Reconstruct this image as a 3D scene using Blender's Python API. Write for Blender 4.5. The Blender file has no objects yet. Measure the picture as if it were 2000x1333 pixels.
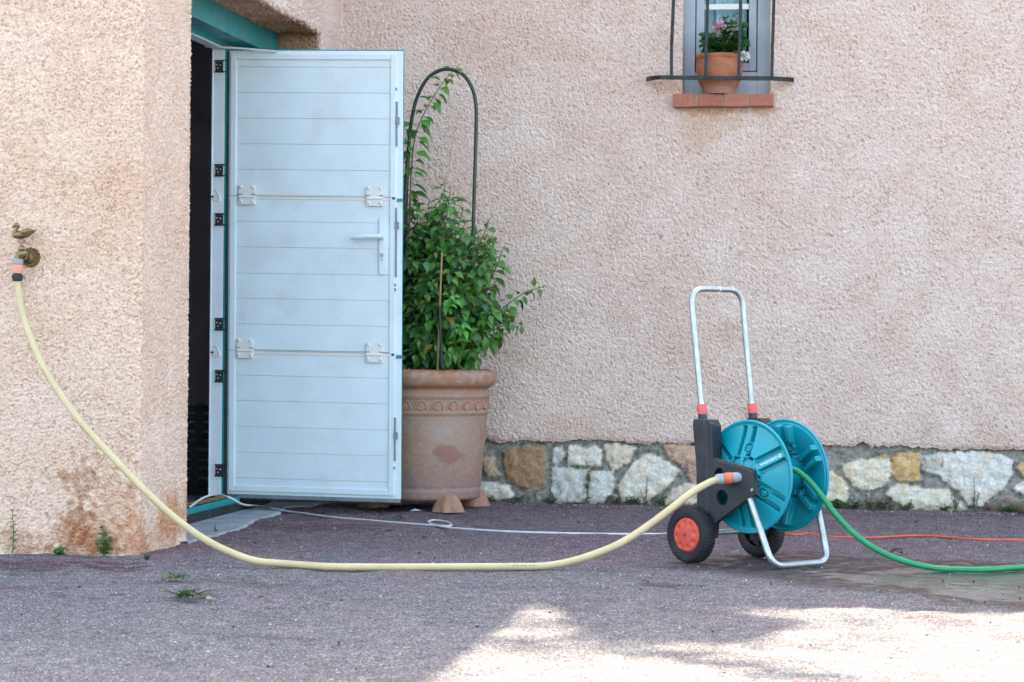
import bpy, bmesh, math, random
import numpy as np
from mathutils import Vector, Matrix
random.seed(7); RNG = np.random.default_rng(7)
S = bpy.context.scene; C = S.collection
rad = math.radians

# ------------------------------------------------------------------ camera
F = 4667.0; PHI = math.atan(714/F); ROLL = .009; CAM = np.array([0, 0, .75])
cd = bpy.data.cameras.new('camera'); cam = bpy.data.objects.new('camera', cd); C.objects.link(cam)
cd.lens = 36*F/2000; cd.sensor_width = 36; cd.clip_end = 400; cd.clip_start = .1
cam.matrix_world = (Matrix.Translation(Vector(CAM)) @ Matrix.Rotation(PHI, 4, 'Z')
                    @ Matrix.Rotation(math.pi/2, 4, 'X') @ Matrix.Rotation(ROLL, 4, 'Z'))
cd.dof.use_dof = True; cd.dof.focus_distance = 8.6; cd.dof.aperture_fstop = 10
S.camera = cam

# ------------------------------------------------------------------ light: sun high behind the house, house front in open shade
KX, KY = .24, .754
SUN = Vector((-KX, KY, 1)).normalized()
w = bpy.data.worlds.new('World'); S.world = w; w.use_nodes = True
nt = w.node_tree; bg = nt.nodes['Background']; sky = nt.nodes.new('ShaderNodeTexSky')
sky.sky_type = 'NISHITA'; sky.sun_disc = False
sky.sun_elevation = math.asin(SUN.z); sky.sun_rotation = math.atan2(SUN.x, SUN.y)
sky.dust_density = 2.5; sky.air_density = .9; sky.ozone_density = .6
wb = nt.nodes.new('ShaderNodeMix'); wb.data_type = 'RGBA'; wb.blend_type = 'MULTIPLY'; wb.inputs[0].default_value = 1; wb.inputs[7].default_value = (1.14, 1.03, .87, 1)   # hazy summer sky, camera balanced for shade
nt.links.new(sky.outputs[0], wb.inputs[6]); nt.links.new(wb.outputs[2], bg.inputs[0]); bg.inputs[1].default_value = .15
sd = bpy.data.lights.new('sun', 'SUN'); so = bpy.data.objects.new('sun', sd); C.objects.link(so)
sd.energy = 3.5; sd.angle = rad(.5); sd.color = (1, .87, .69)
so.rotation_euler = SUN.to_track_quat('Z', 'Y').to_euler(); so.location = (0, 0, 12)
S.view_settings.view_transform = 'Standard'; S.view_settings.look = 'None'
S.view_settings.exposure = 2.90; S.view_settings.gamma = 1

# ------------------------------------------------------------------ places: a viewing ray meets a real plane
def ray(px, py):
    dx, dy = px-1000, py-666.5; c, s = math.cos(ROLL), math.sin(ROLL)
    r = (dx*c+dy*s)/F; z = -(-dx*s+dy*c)/F
    return np.array([r*math.cos(PHI)-math.sin(PHI), r*math.sin(PHI)+math.cos(PHI), z])
def gz(px, py, z=0.): v = ray(px, py); return CAM+v*(z-CAM[2])/v[2]
def gy(px, py, y): v = ray(px, py); return CAM+v*y/v[1]
def gx(px, py, x): v = ray(px, py); return CAM+v*x/v[0]

# ------------------------------------------------------------------ object helpers
def tag(o, label=None, cat=None, group=None, kind=None):
    for k, v in (('label', label), ('category', cat), ('group', group), ('kind', kind)):
        if v: o[k] = v
    return o
def thing(name, loc, label, cat, group=None, parent=None):
    o = bpy.data.objects.new(name, None); C.objects.link(o); o.location = loc; o.empty_display_size = .05
    return tag(o, label, cat, group)
def link(name, me, mat=None, parent=None, smooth=False, label=None):
    o = bpy.data.objects.new(name, me); C.objects.link(o)
    if mat is not None:
        for m in (mat if isinstance(mat, (list, tuple)) else [mat]): me.materials.append(m)
    if smooth: me.polygons.foreach_set('use_smooth', [True]*len(me.polygons))
    if parent is not None:
        o.parent = parent
        p = parent; off = Vector((0, 0, 0))
        while p is not None: off += p.location; p = p.parent
        o.location = -off            # meshes are written in world coordinates
    if label: o['label'] = label
    return o
def recenter(o):
    """put a top-level mesh's origin at the base of its geometry"""
    n = len(o.data.vertices); a = np.empty(n*3); o.data.vertices.foreach_get('co', a); a = a.reshape(-1, 3)
    c = np.array([(a[:, 0].min()+a[:, 0].max())/2, (a[:, 1].min()+a[:, 1].max())/2, a[:, 2].min()])
    o.data.vertices.foreach_set('co', (a-c).ravel()); o.location = Vector(c); return o
def npmesh(name, V, faces, loops=4):
    """fast mesh from numpy: V (n,3), faces (m,loops)"""
    V = np.asarray(V, dtype=np.float32); Fc = np.asarray(faces, dtype=np.int32)
    me = bpy.data.meshes.new(name); me.vertices.add(len(V)); me.vertices.foreach_set('co', V.ravel())
    me.loops.add(Fc.size); me.loops.foreach_set('vertex_index', Fc.ravel())
    me.polygons.add(len(Fc)); me.polygons.foreach_set('loop_start', np.arange(len(Fc), dtype=np.int32)*Fc.shape[1])
    me.update(calc_edges=True); me.validate(); return me
def attr_col(me, name, col):
    a = me.attributes.new(name, 'FLOAT_COLOR', 'POINT')
    c = np.ones((len(me.vertices), 4), dtype=np.float32); c[:, :3] = col; a.data.foreach_set('color', c.ravel())
def attr_f(me, name, v):
    a = me.attributes.new(name, 'FLOAT', 'POINT'); a.data.foreach_set('value', np.asarray(v, dtype=np.float32))
class MB:
    """collects shapes into one mesh"""
    def __init__(s): s.v = []; s.f = []
    def add(s, V, Fs):
        o = len(s.v); s.v += [tuple(map(float, p)) for p in V]; s.f += [tuple(i+o for i in q) for q in Fs]; return s
    def box(s, x0, x1, y0, y1, z0, z1):
        return s.add([(x, y, z) for z in (z0, z1) for y in (y0, y1) for x in (x0, x1)],
                     [(0, 2, 3, 1), (4, 5, 7, 6), (0, 1, 5, 4), (2, 6, 7, 3), (0, 4, 6, 2), (1, 3, 7, 5)])
    def tube(s, pts, r, seg=12, cap=True, sub=0):
        P = [np.asarray(p, float) for p in pts]
        if sub: P = spline(P, sub)
        R = r if hasattr(r, '__len__') else [r]*len(P)
        if len(R) != len(P): R = np.interp(np.linspace(0, 1, len(P)), np.linspace(0, 1, len(R)), R)
        t = [P[min(i+1, len(P)-1)]-P[max(i-1, 0)] for i in range(len(P))]; t = [q/(np.linalg.norm(q)+1e-12) for q in t]
        n = np.cross(t[0], (0, 0, 1)); n = np.cross(t[0], (1, 0, 0)) if np.linalg.norm(n) < .1 else n; n /= np.linalg.norm(n)
        V = []
        for i, p in enumerate(P):
            n = n-t[i]*np.dot(n, t[i]); n /= np.linalg.norm(n)+1e-12; b = np.cross(t[i], n)
            V += [p+R[i]*(n*math.cos(q)+b*math.sin(q)) for q in np.arange(seg)*2*math.pi/seg]
        Fs = [(i*seg+j, i*seg+(j+1) % seg, (i+1)*seg+(j+1) % seg, (i+1)*seg+j) for i in range(len(P)-1) for j in range(seg)]
        if cap: Fs += [tuple(range(seg))[::-1], tuple((len(P)-1)*seg+j for j in range(seg))]
        return s.add(V, Fs)
    def lathe(s, prof, o=(0, 0, 0), ax=(0, 0, 1), seg=32, cap=True):
        """prof: (radius, height along ax)"""
        ax = np.asarray(ax, float); ax /= np.linalg.norm(ax)
        n = np.cross(ax, (0, 0, 1)); n = np.array([1., 0, 0]) if np.linalg.norm(n) < .01 else n/np.linalg.norm(n); b = np.cross(ax, n)
        V = [np.asarray(o)+ax*h+r*(n*math.cos(q)+b*math.sin(q)) for r, h in prof for q in np.arange(seg)*2*math.pi/seg]
        Fs = [(i*seg+j, i*seg+(j+1) % seg, (i+1)*seg+(j+1) % seg, (i+1)*seg+j) for i in range(len(prof)-1) for j in range(seg)]
        if cap: Fs += [tuple(range(seg))[::-1], tuple((len(prof)-1)*seg+j for j in range(seg))]
        return s.add(V, Fs)
    def build(s, name, mat, parent=None, smooth=False, bevel=0, label=None, sharp=40):
        me = bpy.data.meshes.new(name); me.from_pydata(s.v, [], s.f); me.update()
        if bevel:
            bm = bmesh.new(); bm.from_mesh(me)
            es = [e for e in bm.edges if len(e.link_faces) == 2 and e.calc_face_angle(0) > rad(30)]
            bmesh.ops.bevel(bm, geom=es, offset=bevel, segments=2, affect='EDGES', profile=.6, clamp_overlap=True)
            bm.to_mesh(me); bm.free()
        bm = bmesh.new(); bm.from_mesh(me); bmesh.ops.recalc_face_normals(bm, faces=bm.faces)
        if smooth:
            for f in bm.faces: f.smooth = True
            for e in bm.edges:
                if len(e.link_faces) == 2 and e.calc_face_angle(0) > rad(sharp): e.smooth = False
        bm.to_mesh(me); bm.free()
        return link(name, me, mat, parent, False, label)
def spline(P, n):
    """Catmull-Rom through P, n steps a span"""
    P = [np.asarray(p, float) for p in P]; Q = [2*P[0]-P[1]]+P+[2*P[-1]-P[-2]]; out = []
    for i in range(1, len(Q)-2):
        for k in range(n):
            t = k/n; a, b, c, d = Q[i-1:i+3]
            out.append(.5*(2*b+(c-a)*t+(2*a-5*b+4*c-d)*t*t+(3*b-a-3*c+d)*t**3))
    return out+[P[-1]]
def fillet(P, r, n=6):
    """polyline with rounded corners"""
    P = [np.asarray(p, float) for p in P]; out = [P[0]]
    for i in range(1, len(P)-1):
        a = P[i-1]-P[i]; b = P[i+1]-P[i]; la, lb = np.linalg.norm(a), np.linalg.norm(b); d = min(r, la*.49, lb*.49)
        p0, p1 = P[i]+a/la*d, P[i]+b/lb*d
        out += [(1-t)**2*p0+2*t*(1-t)*P[i]+t*t*p1 for t in np.linspace(0, 1, n)]
    return out+[P[-1]]
def plate(outline, holes, M, thick, bevel=.002):
    """flat plate with holes (2D fill) placed by matrix M; returns verts, faces"""
    cu = bpy.data.curves.new('tmp', 'CURVE'); cu.dimensions = '2D'; cu.fill_mode = 'BOTH'
    cu.extrude = thick/2-bevel; cu.bevel_depth = bevel; cu.bevel_resolution = 1; cu.offset = -bevel
    for pl in [outline]+holes:
        sp = cu.splines.new('POLY'); sp.points.add(len(pl)-1); sp.use_cyclic_u = True
        for k, p in enumerate(pl): sp.points[k].co = (p[0], p[1], 0, 1)
    ob = bpy.data.objects.new('tmp', cu); C.objects.link(ob)
    me = bpy.data.meshes.new_from_object(ob.evaluated_get(bpy.context.evaluated_depsgraph_get()))
    bpy.data.objects.remove(ob)
    V = [tuple(M @ v.co) for v in me.vertices]; Fs = [tuple(p.vertices) for p in me.polygons]
    return V, Fs
def fftnoise(nu, nv, d, bands, seed):
    g = np.random.default_rng(seed); ku = np.fft.fftfreq(nu, d)[:, None]; kv = np.fft.rfftfreq(nv, d)[None, :]
    out = np.zeros((nu, nv))
    for wl, bw, amp, *an in bands:
        an = an[0] if an else 1.
        k = np.sqrt((ku*an)**2+(kv/an)**2); k0 = 1/wl
        H = np.exp(-((k-k0)/(bw*k0))**2/2)
        x = np.fft.irfft2(np.fft.rfft2(g.standard_normal((nu, nv)))*H, s=(nu, nv)); out += amp*x/(x.std()+1e-12)
    return out
def smooth(e0, e1, x): t = np.clip((x-e0)/(e1-e0), 0, 1); return t*t*(3-2*t)
def polydist(X, Y, poly):
    """signed distance to a polygon, positive inside"""
    P = np.asarray(poly); d = np.full(X.shape, 1e9); ins = np.zeros(X.shape, bool)
    for i in range(len(P)):
        (ax, ay), (bx, by) = P[i], P[(i+1) % len(P)]; ex, ey = bx-ax, by-ay
        t = np.clip(((X-ax)*ex+(Y-ay)*ey)/(ex*ex+ey*ey+1e-12), 0, 1)
        d = np.minimum(d, np.hypot(X-ax-t*ex, Y-ay-t*ey))
        c = ((ay > Y) != (by > Y)) & (X < (bx-ax)*(Y-ay)/(by-ay+1e-12)+ax); ins ^= c
    return np.where(ins, d, -d)

# ------------------------------------------------------------------ materials
class NT:
    def __init__(s, name):
        s.m = bpy.data.materials.new(name); s.m.use_nodes = True; s.t = s.m.node_tree; s.b = s.t.nodes['Principled BSDF']
    def n(s, kind, **k):
        o = s.t.nodes.new('ShaderNode'+kind)
        for a, v in k.items():
            if hasattr(o, a): setattr(o, a, v)
        return o
    def l(s, a, b): s.t.links.new(a, b)
    def noise(s, scale, detail=4, rough=.55, vec=None, dist=0):
        o = s.n('TexNoise'); o.inputs['Scale'].default_value = scale; o.inputs['Detail'].default_value = detail
        o.inputs['Roughness'].default_value = rough; o.inputs['Distortion'].default_value = dist
        s.l(vec if vec is not None else s.co(), o.inputs['Vector']); return o.outputs[0]
    def co(s):
        if not hasattr(s, '_co'): s._co = s.n('NewGeometry').outputs['Position']
        return s._co
    def ramp(s, x, stops):
        o = s.n('ValToRGB'); e = o.color_ramp.elements
        while len(e) < len(stops): e.new(.5)
        for q, (p, c) in zip(e, stops): q.position = p; q.color = (*(c if hasattr(c, '__len__') else (c, c, c)), 1)
        s.l(x, o.inputs[0]); return o.outputs[0]
    def mix(s, fac, a, b, mode='MIX'):
        o = s.n('Mix', data_type='RGBA', blend_type=mode)
        for v, i in ((fac, 0), (a, 6), (b, 7)):
            if hasattr(v, 'links'): s.l(v, o.inputs[i])
            elif i == 0: o.inputs[0].default_value = v
            else: o.inputs[i].default_value = (*v, 1)
        return o.outputs[2]
    def math(s, op, a, b=0.):
        o = s.n('Math', operation=op)
        for v, i in ((a, 0), (b, 1)):
            if hasattr(v, 'links'): s.l(v, o.inputs[i])
            else: o.inputs[i].default_value = v
        return o.outputs[0]
    def attr(s, name, out='Color'): o = s.n('Attribute'); o.attribute_name = name; return o.outputs[out]
    def bump(s, h, strength=.5, dist=.002, nrm=None):
        o = s.n('Bump'); o.inputs['Strength'].default_value = strength; o.inputs['Distance'].default_value = dist
        s.l(h, o.inputs['Height'])
        if nrm is not None: s.l(nrm, o.inputs['Normal'])
        s.l(o.outputs[0], s.b.inputs['Normal']); return o.outputs[0]
    def set(s, col=None, rough=None, metal=None, spec=None):
        for v, k in ((col, 'Base Color'), (rough, 'Roughness'), (metal, 'Metallic'), (spec, 'Specular IOR Level')):
            if v is None: continue
            if hasattr(v, 'links'): s.l(v, s.b.inputs[k])
            else: s.b.inputs[k].default_value = (*v, 1) if k == 'Base Color' else v
        return s
def simple(name, col, rough=.5, metal=0, var=.12, scale=30, bump=.15, bscale=400, spec=.5, dirt=None):
    """painted / moulded surface: slight mottling, uneven gloss, fine grain"""
    t = NT(name); a = t.noise(scale, 5)
    c = t.ramp(a, [(.3, tuple(q*(1-var) for q in col)), (.7, tuple(min(1, q*(1+var)) for q in col))])
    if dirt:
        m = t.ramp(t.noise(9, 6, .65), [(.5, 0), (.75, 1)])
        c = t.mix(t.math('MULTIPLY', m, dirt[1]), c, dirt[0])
    t.set(c, t.ramp(t.noise(scale*.7, 4), [(.3, max(0, rough-.08)), (.7, min(1, rough+.1))]), metal, spec)
    if bump: t.bump(t.noise(bscale, 3), bump, .001)
    return t.m
def m_stucco():
    t = NT('stucco'); g = t.noise(330, 3, .6); g2 = t.noise(110, 3, .6)
    c = t.mix(1., t.attr('tint'), t.ramp(g, [(.28, (.72, .68, .66)), (.62, (1.12, 1.12, 1.12))]), 'MULTIPLY')
    t.set(c, .93, 0, .2); t.bump(t.math('ADD', t.math('MULTIPLY', g, .4), g2), .55, .004); return t.m
def m_ground():
    t = NT('asphalt'); tint = t.attr('tint'); wet = t.attr('wet', 'Fac')
    v = t.n('TexVoronoi'); v.inputs['Scale'].default_value = 280; t.l(t.co(), v.inputs['Vector'])
    v2 = t.n('TexVoronoi'); v2.inputs['Scale'].default_value = 150; t.l(t.co(), v2.inputs['Vector'])
    sep = t.n('SeparateColor'); t.l(v.outputs['Color'], sep.inputs[0])
    sep2 = t.n('SeparateColor'); t.l(v2.outputs['Color'], sep2.inputs[0])
    k = t.ramp(sep.outputs[0], [(0, (.45, .44, .46)), (.45, (.82, .81, .83)), (.8, (1.28, 1.27, 1.29)), (.93, (1.65, 1.62, 1.6)), (.985, (2.9, 2.85, 2.8))])
    k2 = t.ramp(sep2.outputs[1], [(0, (.75, .72, .76)), (.6, (1, 1, 1)), (1, (1.22, 1.24, 1.24))])
    c = t.mix(1., t.mix(1., tint, k, 'MULTIPLY'), k2, 'MULTIPLY')
    c = t.mix(1., c, t.ramp(t.noise(260, 2), [(.3, (.6, .6, .6)), (.65, (1.15, 1.15, 1.15))]), 'MULTIPLY')
    t.set(t.mix(t.ramp(wet, [(0, 0), (.6, .85), (1, .9)]), c, t.mix(1., c, (.31, .27, .25), 'MULTIPLY')), None, 0)
    t.l(t.ramp(wet, [(0, .12), (.72, .12), (.9, .35), (1, .45)]), t.b.inputs['Specular IOR Level'])
    t.l(t.ramp(wet, [(0, .92), (.70, .62), (.88, .16), (1, .07)]), t.b.inputs['Roughness'])
    h = t.math('ADD', t.math('MULTIPLY', v.outputs['Distance'], -1.), t.math('MULTIPLY', v2.outputs['Distance'], -.6))
    o = t.n('Bump'); o.inputs['Distance'].default_value = .006
    t.l(t.math('SUBTRACT', .75, t.math('MULTIPLY', wet, .72)), o.inputs['Strength']); t.l(h, o.inputs['Height'])
    t.l(o.outputs[0], t.b.inputs['Normal']); return t.m
def m_tinted(name, rough=.85, gscale=180, gamp=.25, bump=.4, bdist=.003, spec=.3):
    t = NT(name); g = t.noise(gscale, 4, .6)
    t.set(t.mix(1., t.attr('tint'), t.ramp(g, [(.3, (1-gamp,)*3), (.7, (1+gamp,)*3)]), 'MULTIPLY'), rough, 0, spec)
    t.bump(t.math('ADD', g, t.noise(gscale*.25, 4)), bump, bdist); return t.m
def m_leaf(name, trans=.25, rough=.38, tt=(1.6, 1.9, .8)):
    t = NT(name); c = t.attr('tint')
    t.set(t.mix(1., c, t.ramp(t.noise(160, 3), [(.3, (.8, .85, .8)), (.7, (1.15, 1.12, 1.1))]), 'MULTIPLY'), rough, 0, .5)
    tr = t.n('BsdfTranslucent'); t.l(t.mix(1., c, tt, 'MULTIPLY'), tr.inputs[0])
    mx = t.n('MixShader'); mx.inputs[0].default_value = trans; out = t.t.nodes['Material Output']
    t.l(t.b.outputs[0], mx.inputs[1]); t.l(tr.outputs[0], mx.inputs[2]); t.l(mx.outputs[0], out.inputs[0]); return t.m
def m_glass():
    t = NT('window_glass'); t.set((.9, .95, .95), .02, 0, .5); t.b.inputs['Transmission Weight'].default_value = 1; t.b.inputs['IOR'].default_value = 1.1
    return t.m
def m_metal(name, col, rough=.35, streak=True):
    t = NT(name); mp = t.n('Mapping'); mp.inputs['Scale'].default_value = (1, 1, .08); t.l(t.co(), mp.inputs[0])
    a = t.noise(120, 5, .6, mp.outputs[0] if streak else None); b = t.noise(45, 5, .65)
    t.set(t.mix(1., t.ramp(a, [(.3, tuple(q*.8 for q in col)), (.7, col)]), t.ramp(b, [(.3, .9), (.65, 1.)]), 'MULTIPLY'),
          t.ramp(b, [(.3, rough+.18), (.7, rough-.05)]), .85); return t.m
M = dict(
    stucco=m_stucco(), ground=m_ground(),
    stone=m_tinted('limestone', .85, 120, .22, .5, .004), terracotta=m_tinted('terracotta', .8, 150, .12, .3, .002),
    leaf=m_leaf('leaf'), thickleaf=m_leaf('weed_leaf', .2, .5), petal=m_leaf('petal', .3, .6, (1, 1, 1)),
    white=simple('white_lacquer', (.665, .765, .80), .38, 0, .035, 6, .12, 600, .5, ((.5, .5, .45), .30)),
    whitefit=simple('white_fitting', (.74, .74, .70), .4, 0, .05, 20, .05),
    teal=simple('teal_paint', (.010, .25, .265), .36, 0, .1, 12, .1, 500, .5, ((.1, .2, .2), .25)),
    rubber=simple('black_rubber', (.013, .014, .017), .62, 0, .2, 60, .3, 500, .4, ((.085, .075, .072), .75)),
    black=simple('black_plastic', (.018, .021, .028), .48, 0, .15, 40, .3, 700, .45, ((.06, .062, .068), .35)),
    dark=simple('dark_metal', (.02, .022, .024), .5, 0, .2, 40, .1),
    iron=simple('black_iron', (.009, .011, .015), .5, 0, .2, 50, .3, 250, .45, ((.03, .025, .022), .3)),
    greyfit=simple('grey_metal_strip', (.2, .24, .27), .4, .4, .15, 40, .1),
    reel=simple('turquoise_plastic', (.0, .27, .34), .36, 0, .05, 25, .18, 900, .5, ((.05, .25, .32), .22)),
    red=simple('red_plastic', (.62, .075, .05), .48, 0, .1, 40, .1, 400, .4, ((.5, .16, .12), .35)),
    pink=simple('faded_red_plastic', (.66, .085, .10), .5, 0, .1, 60, .1),
    orange=simple('orange_plastic', (.62, .13, .045), .45, 0, .12, 60, .1),
    salmon=simple('faded_orange_plastic', (.68, .29, .2), .5, 0, .08, 60, .1),
    greyplastic=simple('grey_plastic', (.27, .30, .32), .5, 0, .1, 60, .15),
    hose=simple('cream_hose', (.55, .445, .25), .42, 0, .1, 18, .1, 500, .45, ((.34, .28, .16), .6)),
    greenhose=simple('green_hose', (.008, .235, .09), .35, 0, .12, 40, .35, 900, .5),
    cable=simple('white_cable', (.55, .58, .6), .5, 0, .12, 25, .1, 400, .4, ((.3, .3, .3), .4)),
    cord=simple('orange_cord', (.55, .10, .045), .5, 0, .12, 25, .1, 400, .4),
    zinc=m_metal('zinc_tube', (.50, .535, .545), .38),
    bronze=m_metal('aged_brass', (.27, .21, .105), .38, False),
    concrete=simple('concrete', (.27, .30, .31), .85, 0, .2, 7, .5, 120, .2, ((.15, .16, .15), .6)),
    frame=simple('grey_window_frame', (.37, .415, .46), .45, 0, .06, 14, .08, 400, .45, ((.2, .22, .24), .3)),
    brick=None, mortar=None, glass=m_glass(),
    curtain=simple('pale_curtain', (.42, .62, .64), .9, 0, .06, 8, .1, 300),
    inside=simple('garage_plaster', (.40, .40, .44), .9, 0, .2, 4, .2, 80), arch=simple('green_tube', (.006, .03, .024), .35, 0, .15, 40, .1),
    cane=simple('bamboo', (.34, .2, .08), .6, 0, .2, 60, .2), soil=simple('soil', (.035, .024, .016), .95, 0, .3, 60, .8, 90),
    stem=simple('green_stem', (.07, .1, .03), .6, 0, .2, 60, .1), bark=simple('bark', (.09, .07, .05), .9, 0, .3, 20, .8, 40),
    tile=simple('roof_tile', (.35, .15, .08), .85, 0, .25, 6, .5, 60), text=simple('white_print', (.75, .78, .8), .5, 0, .03, 20, 0),
    ink=simple('dark_print', (.07, .07, .05), .6, 0, .1, 20, 0), yellowtape=simple('yellow_tape', (.45, .34, .06), .6, 0, .2, 40, .1),
    dryleaf=m_leaf('dry_leaf', .1, .7, (1, 1, 1)), paper=simple('white_litter', (.6, .66, .7), .8, 0, .1, 30, .1),
)
M['brick'] = m_tinted('brick', .85, 130, .25, .4, .003); M['mortar'] = simple('lime_mortar', (.30, .29, .26), .95, 0, .2, 40, .5, 160)

# ------------------------------------------------------------------ the house
XS, XF, XG = -2.50, -2.70, -2.795          # side wall, garage frame, garage panel (faces looking right)
YA, YN, YFJ, YB = 7.92, 8.49, 10.56, 10.95  # wing front, near jamb, far jamb, back wall
ZO = 2.134                                  # top of the garage opening
house = thing('house', (0, YB, 0), 'pink roughcast stucco house with a garage wing, stone base and small barred window', 'house')

def stucco_tint(P, n, base, seed, shape):
    """tint of the render coat: mottling, browner pits, shade of the far reveal, water and rust stains"""
    g = fftnoise(*shape, .0045, [(.35, .6, 1), (1.1, .6, .9), (.12, .7, .4)], seed+5).ravel(); st = fftnoise(*shape, .0045, [(.10, .7, 1, 2.2)], seed+7).ravel(); g2 = fftnoise(*shape, .005, [(.06, .6, 1)], seed+6).ravel()
    col = np.tile(np.array(base), (len(P), 1))
    col *= (1+.022*g[:, None]*np.array([.6, 1, 1.35])+.022*g2[:, None]+.018*st[:, None])
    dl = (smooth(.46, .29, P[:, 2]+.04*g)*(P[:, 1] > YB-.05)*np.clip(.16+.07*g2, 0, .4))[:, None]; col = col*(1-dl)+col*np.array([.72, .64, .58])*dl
    pit = (smooth(.8, 2.2, -n)*(.62 if seed == 11 else .85))[:, None]; col = col*(1-pit)+col*np.array([.66, .47, .35])*pit  # pits tinted browner with depth
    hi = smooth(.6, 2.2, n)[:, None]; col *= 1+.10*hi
    def blot(c, r, k, color):
        nonlocal col
        d = np.sqrt(sum(((P[:, i]-c[i])/r[i])**2 for i in range(3)))+.28*g+.16*g2
        m = (smooth(1.1, .35, d)*k)[:, None]; col = col*(1-m)+col*np.array(color)*m
    rust = (.80, .58, .42); brown = (.58, .44, .35); ochre = (.82, .66, .46)
    for px, py, rx, rz, k, cc in ((165, 958, .07, .07, .75, brown), (225, 1010, .17, .16, .42, rust), (160, 1040, .12, .10, .3, brown), (270, 960, .08, .04, .35, brown), (290, 925, .10, .06, .4, rust), (120, 1050, .1, .06, .35, rust),
                                  (300, 1060, .4, .06, .28, rust), (5, 1060, .2, .05, .35, brown), (200, 1078, .5, .02, .35, brown), (268, 1050, .012, .09, .6, (1.12, 1.16, 1.2)), (150, 1000, .06, .05, .5, brown), (40, 300, .12, .2, .18, ochre), (180, 430, .2, .2, .15, ochre)):
        c = gy(px, py, YA); blot(c, (rx, .12, rz), k, cc)
    m_ = (smooth(XS-.005, XS-.03, P[:, 0])*smooth(YFJ+.03, YFJ-.001, P[:, 1])*(P[:, 1] > YFJ-.1)*np.clip(.8+.2*g, 0, 1))[:, None]; col = col*(1-m_)+col*np.array([.62, .46, .36])*m_  # brownish shade of the far reveal put into the tint
    for px, py, ry, rz, k, cc in ((340, 1000, .22, .09, .6, rust), (320, 1040, .35, .10, .5, rust), (362, 955, .1, .06, .4, rust)):
        c = gx(px, py, XS); blot(c, (.15, ry, rz), k, cc)
    for px, py, rx, rz, k, cc in ((1410, 217, .24, .022, .55, (.80, .62, .42)), (1400, 245, .18, .07, .25, (.88, .74, .55)), (1300, 170, .08, .035, .5, ochre), (1520, 172, .07, .03, .35, ochre),
                                  (1425, 640, .05, .05, .35, (.8, .72, .62)), (1720, 300, .12, .1, .35, (1.08, 1.1, 1.12)), (1180, 640, .25, .2, .3, (1.0, 1.05, 1.1)), (1600, 700, .3, .2, .25, (1.0, 1.04, 1.08)),
                                  (1000, 120, .3, .25, .3, (1.0, .93, .85)), (1290, 460, .02, .015, .5, brown), (1480, 870, .9, .012, .5, brown), (1000, 862, .2, .012, .8, (.6, .4, .3))):
        c = gy(px, py, YB); blot(c, (rx, .12, rz), k, cc)
    gg = np.random.default_rng(seed+40)                 # stray dark pits and insect marks
    for k in range(46):
        c = P[gg.integers(len(P))]; d2 = ((P-c)**2).sum(1); q = (np.exp(-d2/(gg.uniform(.0025, .006)**2))*gg.uniform(.3, .8))[:, None]; col = col*(1-q)+col*np.array([.3, .25, .22])*q
    return np.clip(col, 0, 1)
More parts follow.
